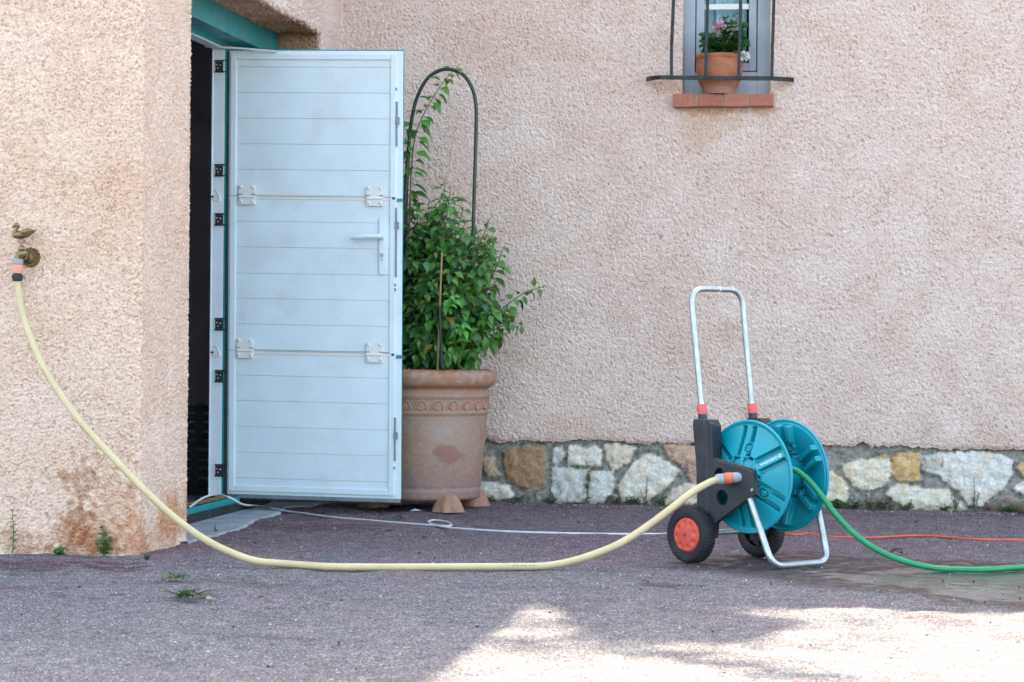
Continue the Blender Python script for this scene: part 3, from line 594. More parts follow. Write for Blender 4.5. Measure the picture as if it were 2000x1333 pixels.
    m = MB(); m.box(xl+.001, xr+.002, yd+.006, yd+.029, zb-.021, zb-.0145); sag(m.build('rubber_lip', M['rubber'], door))
    # stay arm at the top
    A = gy(404, 91, YJ-.05); B_ = gy(541, 101, yd-.012); m = MB().tube([A, (A+B_)/2+np.array([0, 0, .002]), B_], .0045, 8); m.lathe([(.008, 0), (.008, .012)], A-np.array([0, 0, .006]), (0, 0, 1), 12)
    m.build('door_stay', M['whitefit'], house)
wicket()

# ------------------------------------------------------------------ ground
def ground():
    def axis(lo, hi, d, far): 
        a = np.arange(lo, hi, d); k = np.array([.3, .8, 2, 5, 12, 30, 80]); k = k[k < far]; return np.r_[lo-k[::-1], a, a[-1]+k]
    d = .014; x = axis(-3.5, 1.3, d, 100); y = axis(4.6, 11.05, d, 100); nu, nv = len(x), len(y); X, Y = np.meshgrid(x, y, indexing='ij')
    n1 = fftnoise(nu, nv, d, [(.5, .6, 1)], 51); n2 = fftnoise(nu, nv, d, [(.12, .6, 1)], 52); n3 = fftnoise(nu, nv, d, [(1.6, .6, 1)], 53); n4 = fftnoise(nu, nv, d, [(.045, .5, 1)], 54)
    base = np.array([.186, .177, .180]); red = np.array([.186, .126, .138]); grey = np.array([.188, .186, .184])
    mr = np.clip(smooth(7.6, 8.8, Y+.25*n1)*.55+smooth(-1.9, -2.7, X+.2*n1)*smooth(7.0, 7.6, Y)*.45+.12*n1+.05*n3, 0, 1)[..., None]
    mg = np.clip(smooth(7.0, 5.8, Y+.2*n1)+.15*n2, 0, 1)[..., None]
    col = base*(1-mr)+red*mr; col = col*(1-mg*.8)+grey*mg*.8; col = col*(1+.06*n2+.05*n4+.04*n1)[..., None]
    def blob(px, py, rx, ry, k, c):
        nonlocal col
        q = gz(px, py); m = (smooth(1.2, .3, np.hypot((X-q[0])/rx, (Y-q[1])/ry)+.25*n2+.2*n1)*k)[..., None]; col = col*(1-m)+col*np.array(c)*m
    dk = (.62, .52, .52)
    for a in ((60, 1105, .3, .2, .8, dk), (150, 1100, .25, .1, .6, (.7, .5, .48)), (220, 1110, .1, .1, .5, (.7, .5, .5)), (30, 1150, .3, .12, .5, dk), (620, 1030, .35, .35, .5, (.72, .68, .6)), (850, 1010, .4, .3, .35, (.75, .7, .65)), (420, 1140, .25, .12, .4, (.75, .6, .5)),
              (1300, 1142, .12, .06, .75, (.5, .45, .42)), (800, 990, .9, .12, .5, (.7, .64, .62)), (1500, 1000, 1.4, .10, .45, (.72, .66, .62)), (450, 1240, .3, .05, .35, dk)): blob(*a)
    wp = [gz(*p)[:2] for p in ((1270, 1092), (1300, 1110), (1400, 1122), (1520, 1140), (1700, 1155), (1790, 1163), (1850, 1185), (1950, 1192), (2120, 1195), (2120, 1100), (1900, 1092), (1720, 1096), (1640, 1084), (1560, 1078), (1420, 1082))]
    dd = polydist(X, Y, wp); wet = smooth(-.05, .12, dd+.05*n1+.03*n2)*.72
    pp = [gz(*p)[:2] for p in ((1530, 1112), (1640, 1116), (1760, 1112), (2000, 1113), (2120, 1113), (2120, 1180), (1960, 1180), (1850, 1166), (1700, 1140), (1600, 1128))]
    pud = smooth(-.02, .06, polydist(X, Y, pp)+.03*n1+.025*n2); wet = np.clip(np.maximum(wet*np.clip(1.0+.15*n2, 0, 1.1), pud*np.clip(.93+.05*n2+.05*n1, 0, 1)), 0, 1)
    Z = (.0022*n1+.0010*n2+.0006*n4)*(1-pud)-.001*pud; far = (X < -3.6)|(X > 1.4)|(Y < 4.5)|(Y > 11.1); Z[far] = -.002
    Z -= .006*smooth(10.85, 10.95, Y)*0
    i = np.arange(nu*nv).reshape(nu, nv); Q = np.stack([i[:-1, :-1], i[1:, :-1], i[1:, 1:], i[:-1, 1:]], -1).reshape(-1, 4)
    me = npmesh('ground', np.stack([X, Y, Z], -1).reshape(-1, 3), Q); attr_col(me, 'tint', np.clip(col.reshape(-1, 3), 0, 1)); attr_f(me, 'wet', wet.ravel())
    tag(link('ground', me, M['ground'], None, True), kind='structure')
ground()
def slab_sheet():
    ed = [(366, 1064), (392, 1055), (430, 1046), (470, 1033), (505, 1016), (540, 1006), (560, 994), (600, 991), (625, 986), (648, 982), (648, 974)]
    P = [gz(*p) for p in spline([np.array([*q, 0]) for q in ed], 8) for p in [(p_[0], p_[1]) for p_ in [p]]] if False else [gz(p[0], p[1]) for p in spline([np.array([*q, 0.]) for q in ed], 8)]
    P = [p+np.array([RNG.normal(0, .004), RNG.normal(0, .008), 0]) for p in P]
    b = MB(); n = len(P); V = []
    for p in P: V += [(XF-.05, p[1], .009), (p[0], p[1], .009), (p[0]+.006, p[1]-.008, -.004)]
    b.add(V, [(3*k+j, 3*k+3+j, 3*k+4+j, 3*k+1+j) for k in range(n-1) for j in (0, 1)])
    tag(b.build('concrete_slab', M['concrete']), kind='structure')
slab_sheet()

# ------------------------------------------------------------------ leaves
def leafmesh(name, items, mat, parent=None, kind='ovate'):
    """items: (base, direction, normal hint, length, width, colour, droop); one mesh of bent leaves"""
    if kind == 'ovate': T = [(0, .06), (.14, .62), (.34, 1.), (.56, .82), (.78, .42), (.92, .14), (1, .0)]
    elif kind == 'round': T = [(0, .25), (.12, .8), (.35, 1.05), (.62, 1.), (.85, .68), (.96, .35), (1, .1)]
    else: T = [(0, .5), (.3, .9), (.6, 1), (.85, .6), (.95, .3), (1, .05)]
    nT = len(T); V = []; Fs = []; Cc = []
    for (p, d, nh, L, w, c, dr) in items:
        d = np.asarray(d, float); d /= np.linalg.norm(d)+1e-9; s = np.cross(d, nh); s /= np.linalg.norm(s)+1e-9; u = np.cross(s, d); o = len(V)
        for t, q in T:
            m = np.asarray(p)+d*L*t*(1-.15*dr*t)-u*L*dr*.5*t*t; hw = w*q/2
            wob = .10*math.sin(9*t+o)*w*q
            V += [m-s*hw+u*hw*.38+u*wob, m, m+s*hw+u*hw*.38-u*wob]; Cc += [np.array(c)*.96, np.array(c)*1.12, np.array(c)]
        for k in range(nT-1):
            for j in (0, 1): Fs.append((o+3*k+j, o+3*k+j+1, o+3*k+j+4, o+3*k+j+3))
    me = npmesh(name, np.array(V), np.array(Fs)); attr_col(me, 'tint', np.clip(np.array(Cc), 0, 1)); o = link(name, me, mat, parent, True); return o
def along(P, n): 
    P = np.array(P); L = np.r_[0, np.cumsum(np.linalg.norm(np.diff(P, axis=0), axis=1))]; s = np.linspace(0, L[-1], n); return np.stack([np.interp(s, L, P[:, k]) for k in range(3)], 1), L[-1]

# ------------------------------------------------------------------ terracotta pot, its feet, shrub, hoop and canes
PC = np.array([-2.0, 10.5, 0])
def big_pot():
    t = thing('terracotta_pot', tuple(PC), 'big weathered terracotta planter with palmette frieze behind the open white door', 'planter')
    def rz(px, py): q = gy(px, py, PC[1]); return (q[0]-PC[0], q[2])
    pr = [(.02, rz(940, 972)[1]+.02), (.2, rz(940, 972)[1]+.004)]+[rz(*p) for p in ((932, 974), (937, 971), (938, 956), (936, 952.5), (938, 949), (944, 880), (950, 810), (953.5, 807), (953.5, 803.5), (950.5, 801), (951.5, 779), (954, 776.5), (955, 773), (953, 768), (950, 765), (951.5, 760), (955, 757), (960, 755), (965.5, 749), (968, 741), (968, 734), (965, 727), (960, 723.5), (952, 722), (944, 723), (936, 730))]
    pr += [(pr[-1][0]-.004, pr[-1][1]-.05), (.0, pr[-1][1]-.05)]
    P = [pr[0]]                                          # denser profile
    for a, b in zip(pr[:-1], pr[1:]):
        n = max(1, int(math.hypot(a[0]-b[0], a[1]-b[1])/.008)); P += [(a[0]+(b[0]-a[0])*k/n, a[1]+(b[1]-a[1])*k/n) for k in range(1, n+1)]
    b = MB().lathe(P, PC, seg=144, cap=False); me = bpy.data.meshes.new('pot_body'); me.from_pydata(b.v, [], b.f); V = np.array(b.v)
    n = len(P); g = fftnoise(144, n, .012, [(.18, .6, 1)], 61).T.ravel(); g2 = fftnoise(144, n, .012, [(.05, .6, 1)], 62).T.ravel()
    zz = V[:, 2]; col = np.tile(np.array([.37, .215, .150]), (len(V), 1)); up = smooth(.42, .62, zz)[:, None]; col = col*(1-up)+np.array([.42, .195, .12])*up
    bloom = np.clip(smooth(.9, .2, abs(zz-.36)/.3)*.45+.22*g, 0, .75)[:, None]; col = col*(1-bloom)+np.array([.40, .275, .215])*bloom
    low = np.clip(smooth(.26, .08, zz)*.8+.2*g, 0, 1)[:, None]; col = col*(1-low)+np.array([.30, .185, .165])*low
    q = gy(872, 889, PC[1]-.25); d = np.sqrt(((V[:, 0]-q[0])/.06)**2+((zz-q[2])/.045)**2+((V[:, 1]-q[1])/.2)**2)+.15*g; m = (smooth(1.15, .65, d)*.6)[:, None]; col = col*(1-m)+np.array([.26, .10, .08])*m
    q = gy(872, 845, PC[1]-.25); d = np.sqrt(((V[:, 0]-q[0])/.09)**2+((zz-q[2])/.07)**2+((V[:, 1]-q[1])/.2)**2)+.3*g2; m = (smooth(1.2, .2, d)*.55)[:, None]; col = col*(1-m)+np.array([.46, .37, .31])*m
    band = (np.exp(-((zz-rz(938, 953)[1])/.006)**2)*.4)[:, None]; col = col*(1-band)+np.array([.42, .34, .31])*band
    rim = (smooth(.2, 1.5, g2+.6*g)*smooth(.55, .58, zz)*.4)[:, None]; col = col*(1-rim)+np.array([.5, .34, .26])*rim
    col *= (1+.05*g2)[:, None]; col *= np.array([.84, .90, .90]); attr_col(me, 'tint', np.clip(col, 0, 1)); me.update(); link('pot_body', me, M['terracotta'], t, True)
    # palmettes: raised fans round the band
    fr = MB(); r0, z0 = rz(951, 801.5); r1, z1 = rz(951.5, 780); hgt = (z1-z0)*.98; ns = 25
    for k in range(ns):
        th = 2*math.pi*(k+.3)/ns; 
        def P3(a, h, out):       # a sideways in metres, h up, out from the wall
            rr = r0+.0015+out; q = th+a/r0; return (PC[0]+rr*math.cos(q), PC[1]+rr*math.sin(q), z0+h)
        w = .027
        fr.tube([P3(w*math.cos(s)*(1 if math.sin(s) < .5 else 1), hgt*(.06+.9*math.sin(s)), .0005) for s in np.linspace(0.02, math.pi-.02, 16)], .0030, 6)
        for s in (.42, .78, 1.16, math.pi/2, math.pi-1.16, math.pi-.78, math.pi-.42):
            fr.tube([P3(0, hgt*.08, .001), P3(w*.42*math.cos(s), hgt*(.08+.38*math.sin(s)), .0025), P3(w*.80*math.cos(s), hgt*(.08+.72*math.sin(s)), .001)], [.0022, .0034, .0030], 6, sub=2)
    o = fr.build('palmette_frieze', M['terracotta'], t, smooth=True); attr_col(o.data, 'tint', np.tile(np.array([.41, .225, .155]), (len(o.data.vertices), 1)))
    zs = rz(940, 735)[1]; MB().lathe([(.0, zs+.012), (.12, zs+.01), (.26, zs), (.285, zs-.01)], PC, seg=40, cap=False).build('potting_soil', M['soil'], t, smooth=True)
    # three lion-paw feet stand under the pot
    zb = rz(940, 972)[1]
    labs = ('terracotta paw foot under the front of the big planter', 'terracotta paw foot under the wall side of the big planter, by the stone base', 'terracotta paw foot glimpsed under the open white door')
    for (px, py), lab in zip(((883, 1001), (938, 988), (714, 990)), labs):
        q = gz(px, py); dv = np.array([q[0]-PC[0], q[1]-PC[1], 0]); dv /= np.linalg.norm(dv); sd_ = np.array([-dv[1], dv[0], 0]); b = MB(); q = q+dv*-.0
        H = zb+.012; nr = 9; ncol = 28; V = []
        for r_ in range(nr):
            f = r_/(nr-1); top = (1-f)
            for c_ in range(ncol):
                a = 2*math.pi*c_/ncol; ca, sa = math.cos(a), math.sin(a); toe = 1+.13*math.cos(9*a)*(1-.75*f)*(ca > -.1)
                rx = (.048+.042*top**.65)*toe if ca > 0 else .05; ry = .034+.038*top**.65
                ry *= (1-.4*f**8); rx *= (1-.4*f**8); V.append(q-dv*.055+dv*(rx*ca*1.0)+sd_*ry*sa*toe+np.array([0, 0, H*f+(.02*f if ca > .2 else 0)]))
        b.add(V, [(r_*ncol+c_, r_*ncol+(c_+1) % ncol, (r_+1)*ncol+(c_+1) % ncol, (r_+1)*ncol+c_) for r_ in range(nr-1) for c_ in range(ncol)]+[tuple((nr-1)*ncol+c_ for c_ in range(ncol))])
        o = b.build('pot_foot', M['terracotta'], None, smooth=True, sharp=85); attr_col(o.data, 'tint', np.tile(np.array([.36, .20, .135]), (len(o.data.vertices), 1))*(.85+.3*RNG.random((len(o.data.vertices), 1)))); recenter(o)
        tag(o, lab, 'pot foot', 'paw feet under the big planter')
big_pot()
def shrub():
    zs = gy(870, 730, 10.5)[2]; t = thing('shrub', (PC[0], PC[1], zs), 'leafy green climbing shrub growing in the big terracotta planter', 'shrub')
    tips = [(870, 352, -.02), (880, 372, .1), (838, 388, .05), (905, 405, -.05), (957, 425, 0), (985, 480, -.1), (975, 545, .1), (940, 470, -.15), (800, 470, .05), (858, 440, -.12), (925, 560, -.24), (880, 560, -.28), (905, 640, -.27), (960, 610, -.2),
            (830, 590, -.24), (800, 640, -.18), (850, 670, -.3), (930, 685, -.27), (968, 668, -.1), (890, 500, -.18), (985, 660, .12), (815, 520, -.1), (760, 560, -.05), (725, 640, 0), (770, 470, .1), (910, 460, .15), (945, 560, .2), (870, 640, .1), (830, 440, .2), (960, 520, -.25), (845, 520, -.2), (900, 590, -.1), (925, 620, 0), (800, 690, -.27), (950, 640, -.25),
            (862, 600, -.22), (910, 530, -.2), (1000, 600, 0), (820, 660, -.28), (880, 690, -.3), (795, 405, .05), (812, 385, .0), (822, 425, -.1), (850, 400, -.05), (888, 420, -.12), (930, 440, 0), (965, 452, .1), (795, 500, -.15), (806, 545, -.2), (862, 380, .08), (900, 445, -.2), (950, 500, -.2), (845, 470, -.2), (975, 600, -.15), (800, 590, -.15)]
    stems = MB(); items = []; g = np.random.default_rng(3)
    greens = [(.048, .145, .030), (.062, .18, .038), (.036, .11, .026), (.085, .23, .042), (.042, .13, .048)]
    def leaves(path, f0, sp, L0, young=False, thin=1.):
        n0 = along(path, 2)[1]; n = max(3, int(n0*(1-f0)/sp)); pts, _ = along(path, 60)
        for k in range(n):
            f = f0+(1-f0)*(k+.5)/n; idx = min(58, int(f*59)); p = pts[idx]; tg = pts[idx+1]-pts[max(idx-1, 0)]; tg /= np.linalg.norm(tg)
            a = k*2.4+g.uniform(-.5, .5); s = np.cross(tg, (0, 0, 1)); s = s/np.linalg.norm(s) if np.linalg.norm(s) > .05 else np.array([1., 0, 0]); b = np.cross(tg, s)
            out = s*math.cos(a)+b*math.sin(a); d = out+tg*.35+np.array([0, -.12, -.35+g.uniform(-.35, .3)]); L = L0*g.uniform(.7, 1.15)*(1-.45*max(0, f-.8)/.2)
            c = np.array(greens[g.integers(5)])*g.uniform(.7, 1.5)
            if g.random() < .025: c = np.array((.26, .22, .05))
            if f > .88: c = np.array((.085, .19, .035))*g.uniform(.8, 1.2)
            if young: c = np.array((.10, .30, .06))*g.uniform(.85, 1.2)
            nh = np.array([g.uniform(-.3, .3), -.45, 1.]); pet = p+d/np.linalg.norm(d)*L*.22; stems.tube([p, pet], .0009, 4, False)
            items.append((pet, d+np.array([0, 0, -.15]), nh, L, L*g.uniform(.5, .62), c, g.uniform(.3, .9)))
    for k, (px, py, dy) in enumerate(tips):
        tip = gy(px, py, 10.5+dy); b = PC+np.array([g.uniform(-.13, .15), g.uniform(-.13, .13), 0]); b[2] = zs
        b[0] = b[0]*.6+.4*(PC[0]+np.clip(tip[0]-PC[0], -.22, .2)); m = b*.45+tip*.55+np.array([g.uniform(-.03, .03), g.uniform(-.04, .04), .05]); path = spline([b, m, tip], 8)
        stems.tube(path, [.0045, .003, .0015], 6); leaves(path, .10, .0165, .072)
        for q in range(4 if tip[2] > zs+.15 else 1):   # side twigs
            f = g.uniform(.3, .85); p0 = path[int(f*16)]; e = p0+np.array([g.uniform(-.11, .11), g.uniform(-.12, .06), g.uniform(-.02, .11)]); e[0] = max(e[0], -2.36)
            tw = spline([p0, (p0+e)/2+np.array([0, 0, .012]), e], 5); stems.tube(tw, [.002, .0011], 5); leaves(tw, .2, .0165, .066)
    for pts in ([(940, 640), (985, 600), (1020, 575), (1045, 565), (1060, 560)], [(930, 660), (975, 640), (1000, 630), (1022, 634)], [(900, 650), (950, 600), (985, 585)], [(935, 690), (965, 655), (985, 655)]):
        path = spline([gy(*p, 10.42) for p in pts], 6); stems.tube(path, [.003, .0013], 6); leaves(path, .2, .014, .058)
    cl = [(815, 715), (802, 600), (797, 500), (800, 420), (803, 340), (812, 262), (838, 205), (868, 158), (900, 124)]; path = spline([gy(*p, 10.47) for p in cl], 6)
    stems.tube(path, [.005, .004, .0025, .0013], 6); leaves(path, .3, .0135, .08)
    for px, py in ((880, 575), (902, 632), (892, 640), (875, 590)):
        p = gy(px, py, 10.18); path = spline([p+np.array([0, .05, -.05]), p+np.array([0, .02, -.02]), p], 4); leaves(path, .4, .006, .05, True)
    leafmesh('foliage', items, M['leaf'], t); stems.build('stems', M['stem'], t, smooth=True)
shrub()
def hoop():
    zb = gy(870, 730, 10.5)[2]-.03
    P = [gy(*p, 10.46) for p in ((783, 560), (788, 440), (797, 300), (804, 235), (815, 190), (833, 156), (856, 139), (880, 136), (903, 145), (920, 168), (929, 200), (930, 250), (927, 350), (924, 460), (920, 600))]
    P = [np.array([P[0][0]-.01, P[0][1], zb])]+P+[np.array([P[-1][0]-.01, P[-1][1], zb])]
    o = MB().tube(P, .0082, 12, sub=6).build('plant_hoop', M['arch'], None, smooth=True); recenter(o); tag(o, 'dark green tubular plant hoop arching above the shrub in the planter', 'plant support')
    zb += .03
    for name, pa, pb, y, r, m, lab in (('bamboo_cane', (863, 492), (854.5, 718), 10.19, .0042, 'cane', 'thin tan bamboo cane leaning in front of the shrub'), ('plant_stake', (858, 598), (863, 716), 10.17, .006, 'arch', 'short dark green stake beside the bamboo cane in the planter')):
        a, b = gy(*pa, y), gy(*pb, y+.02); b2 = b+(b-a)*.10; b2[1] = PC[1]-.24
        c = MB(); c.tube([b2, b, b*.6+a*.4, a], r, 8)
        if m == 'cane':
            for f in (.2, .5, .8): c.lathe([(r, -.002), (r*1.25, 0), (r, .002)], b*(1-f)+a*f, a-b, 8)
        o = c.build(name, M[m], None, smooth=True); recenter(o); tag(o, lab, 'plant stake')
    # a second thin rod beside the hoop
    a, b = gy(800, 258, 10.5), gy(787, 470, 10.5); b[2] = zb-.02; b[0] -= .01
    o = MB().tube([b, (a+b)/2, a], .0055, 8).build('plant_stake', M['arch'], None, smooth=True); recenter(o); tag(o, 'tall thin dark stake close to the left leg of the green hoop', 'plant stake')
hoop()

# ------------------------------------------------------------------ flower pot on the window ledge
def window_pot():
    y = YB-.008; c = gy(1404.5, 185, y); c[2] = WZ0; t = thing('flower_pot', tuple(c), 'small orange terracotta flower pot behind the window grille on the brick sill', 'flower pot')
    def rz(px, py): q = gy(px, py, y); return (q[0]-c[0]+.001, max(q[2]-WZ0, 0))
    pr = [(.02, .001)]+[rz(*p) for p in ((1434, 185.5), (1437, 176), (1438.5, 172), (1440, 170), (1446, 158), (1449, 145), (1450.5, 118), (1449, 116.5), (1451.5, 114), (1452, 110), (1449, 107), (1445, 106.5), (1443, 110))]; pr += [(pr[-1][0]-.003, pr[-1][1]-.02), (0, pr[-1][1]-.02)]
    P = [pr[0]]
    for a, b in zip(pr[:-1], pr[1:]):
        n = max(1, int(math.hypot(a[0]-b[0], a[1]-b[1])/.006)); P += [(a[0]+(b[0]-a[0])*k/n, a[1]+(b[1]-a[1])*k/n) for k in range(1, n+1)]
    b = MB().lathe(P, c, seg=64, cap=False); o = b.build('pot_body', M['terracotta'], t, smooth=True); V = np.array(b.v)-c; g = fftnoise(64, len(P), .006, [(.05, .6, 1)], 66).T.ravel()
    col = np.tile(np.array([.37, .145, .072]), (len(V), 1))*(1+.08*g)[:, None]; m = (smooth(.04, .025, V[:, 2]+.004*g)*.75)[:, None]; col = col*(1-m)+np.array([.33, .2, .16])*m
    attr_col(o.data, 'tint', np.clip(col, 0, 1)) if len(o.data.vertices) == len(V) else attr_col(o.data, 'tint', np.tile(np.array([.46, .16, .065]), (len(o.data.vertices), 1)))
    zs = pr[-1][1]; MB().lathe([(pr[-2][0], zs), (0, zs+.005)], c, seg=24, cap=False).build('potting_soil', M['soil'], t)
    g = np.random.default_rng(9); f = thing('geranium', (c[0], c[1], WZ0+zs), 'bushy geranium with pink and white blooms in the window pot', 'flowering plant')
    items = []; st = MB()
    for k in range(210):
        a = g.uniform(0, 2*math.pi); r = .10*math.sqrt(g.random()); h = g.uniform(.01, .185)*(1-.3*(r/.10))*(.8 if math.cos(a) < -.3 else 1.05); p = c+np.array([r*math.cos(a)*.88+.022, r*math.sin(a)*.7-.02, zs+h])
        if p[0] > c[0]: p[2] += .02
        d = np.array([math.cos(a)*.8, math.sin(a)*.8-.25, g.uniform(-.2, .35)]); L = g.uniform(.026, .042); items.append((p, d, np.array([math.cos(a)*.3, -.6, .8]), L, L*1.0, np.array((.035, .115, .028))*g.uniform(.65, 1.5), .3))
        st.tube([c+np.array([0, 0, zs]), p*.5+(c+np.array([0, 0, zs+h*.3]))*.5, p], .0012, 4, False)
    for px, py in ((1447, 62), (1458, 68), (1455, 85), (1440, 58)):
        q = gy(px, py, y-.02); items.append((q, (g.uniform(-1, 1), -.3, .2), (0, -.7, .7), .035, .035, (.03, .095, .026), .3))
    leafmesh('foliage', items, M['leaf'], f, 'round'); st.build('stems', M['stem'], f)
    for px, py, s, cc, lab in ((1405, 53, .034, (.80, .55, .66), None), (1422, 56, .021, (.80, .79, .70), None), (1436, 57, .021, (.80, .79, .70), None), (1453, 110, .026, (.78, .77, .74), None), (1395, 45, .010, (.42, .26, .2), 'withered bloom'), (1415, 42, .011, (.45, .22, .22), 'withered bloom'), (1439, 32, .008, (.62, .42, .36), None)):
        q = gy(px, py, y-.05); it = []
        for k in range(int(26+s*900)):
            d = g.normal(0, 1, 3); d[1] -= .4; d /= np.linalg.norm(d); it.append((q+d*s*.25, d, g.normal(0, 1, 3), s*g.uniform(.6, 1), s*.7, np.array(cc)*g.uniform(.8, 1.15), .5))
        o = leafmesh('bloom', it, M['petal'], f, 'petal'); 
        if lab: o['label'] = lab
        st2 = MB().tube([c+np.array([0, 0, zs]), q-np.array([0, -.02, .03]), q], .0012, 5); st2.build('flower_stalk', M['stem'], f)
window_pot()

# ------------------------------------------------------------------ wall tap with a duck handle
def tap():
    e = gy(60, 503, YA-.004); t = thing('wall_tap', tuple(e), 'aged brass garden tap with a duck handle and rosette plate on the left wall', 'tap'); s = 1/ (F/8.15)
    r = 19.5*s; b = MB(); nr, ns = 10, 96; V = []
    for k in range(nr+1):
        f = k/nr
        for j in range(ns):
            a = 2*math.pi*j/ns; rr = r*f*(1+.05*math.cos(16*a)*(f > .6)); h = .004+.013*(1-f)**.6+.0022*math.cos(32*a)*smooth(.25, .5, f)+(.004 if .85 < f < .97 else 0); V.append(e+np.array([rr*math.cos(a), -h if k < nr else .004, rr*math.sin(a)]))
    b.add(V, [(k*ns+j, k*ns+(j+1) % ns, (k+1)*ns+(j+1) % ns, (k+1)*ns+j) for k in range(nr) for j in range(ns)]); b.build('rosette', M['bronze'], t, smooth=True, sharp=70)
    y = e[1]-.055; P = lambda px, py, dy=0: gy(px, py, y+dy)
    b = MB(); b.lathe([(.013, 0), (.013, .012), (.010, .014), (.0095, .04)], e-np.array([.006, .0, .0]), (0, -1, 0), 18)
    b.tube([e-np.array([.004, .03, -.002]), P(50, 495, .012), P(41, 496), P(37, 502), P(35, 509)], [.010, .0115, .0135, .0125, .0125], 16, sub=5); b.lathe([(.008, 0), (.011, .003), (.011, .010), (.006, .016)], P(42, 489), (0, 0, 1), 16)
    b.build('tap_body', M['bronze'], t, smooth=True)
    b = MB(); b.tube([P(42, 484), P(42, 474)], .0045, 12); b.lathe([(.012, 0), (.0125, .008), (.011, .011)], P(42, 474.5), (0, 0, 1), 18); b.build('spindle', M['bronze'], t, smooth=True)
    # the duck: one body swept from breast to tail, neck and head swept up to the bill
    d = MB(); d.tube([P(25.5, 461.5), P(27, 461), P(32, 460), P(40, 459), P(48, 457.5), P(57, 455), P(64, 452.5), P(71, 449.5)], [.001, .0085, .0122, .0142, .0140, .0108, .006, .0015], 18, sub=5)
    d.tube([P(30, 463), P(28.5, 457), P(30.5, 450), P(34, 445), P(34.8, 441.5), P(32, 440), P(28, 441.5), P(25.5, 443.5)], [.0075, .0085, .007, .0055, .0072, .0078, .006, .0028], 16, sub=5)
    d.tube([P(27, 443.3), P(24.5, 444.6), P(22.2, 445.2)], [.0035, .0027, .0012], 10, sub=3)
    for sg in (-1, 1):
        d.tube([P(37, 456, sg*.010), P(46, 453.5, sg*.0125), P(56, 450.5, sg*.0095), P(67, 449.8, sg*.003)], [.003, .0085, .007, .001], 12, sub=4)
        for k in range(4): d.tube([P(40+4*k, 456.5-k*.8, sg*.0185), P(52+4*k, 455.5-k*1.2, sg*(.0165-.002*k)), P(60+2*k, 452.5-k*.5, sg*(.010-.001*k))], [.0012, .0016, .0006], 6, sub=3)
        d.lathe([(.0012, 0), (.0006, .0008)], P(30.5, 441.3, sg*.0068), (0, sg, 0), 8)
    d.build('duck_handle', M['bronze'], t, smooth=True)
    return P
PT = tap()

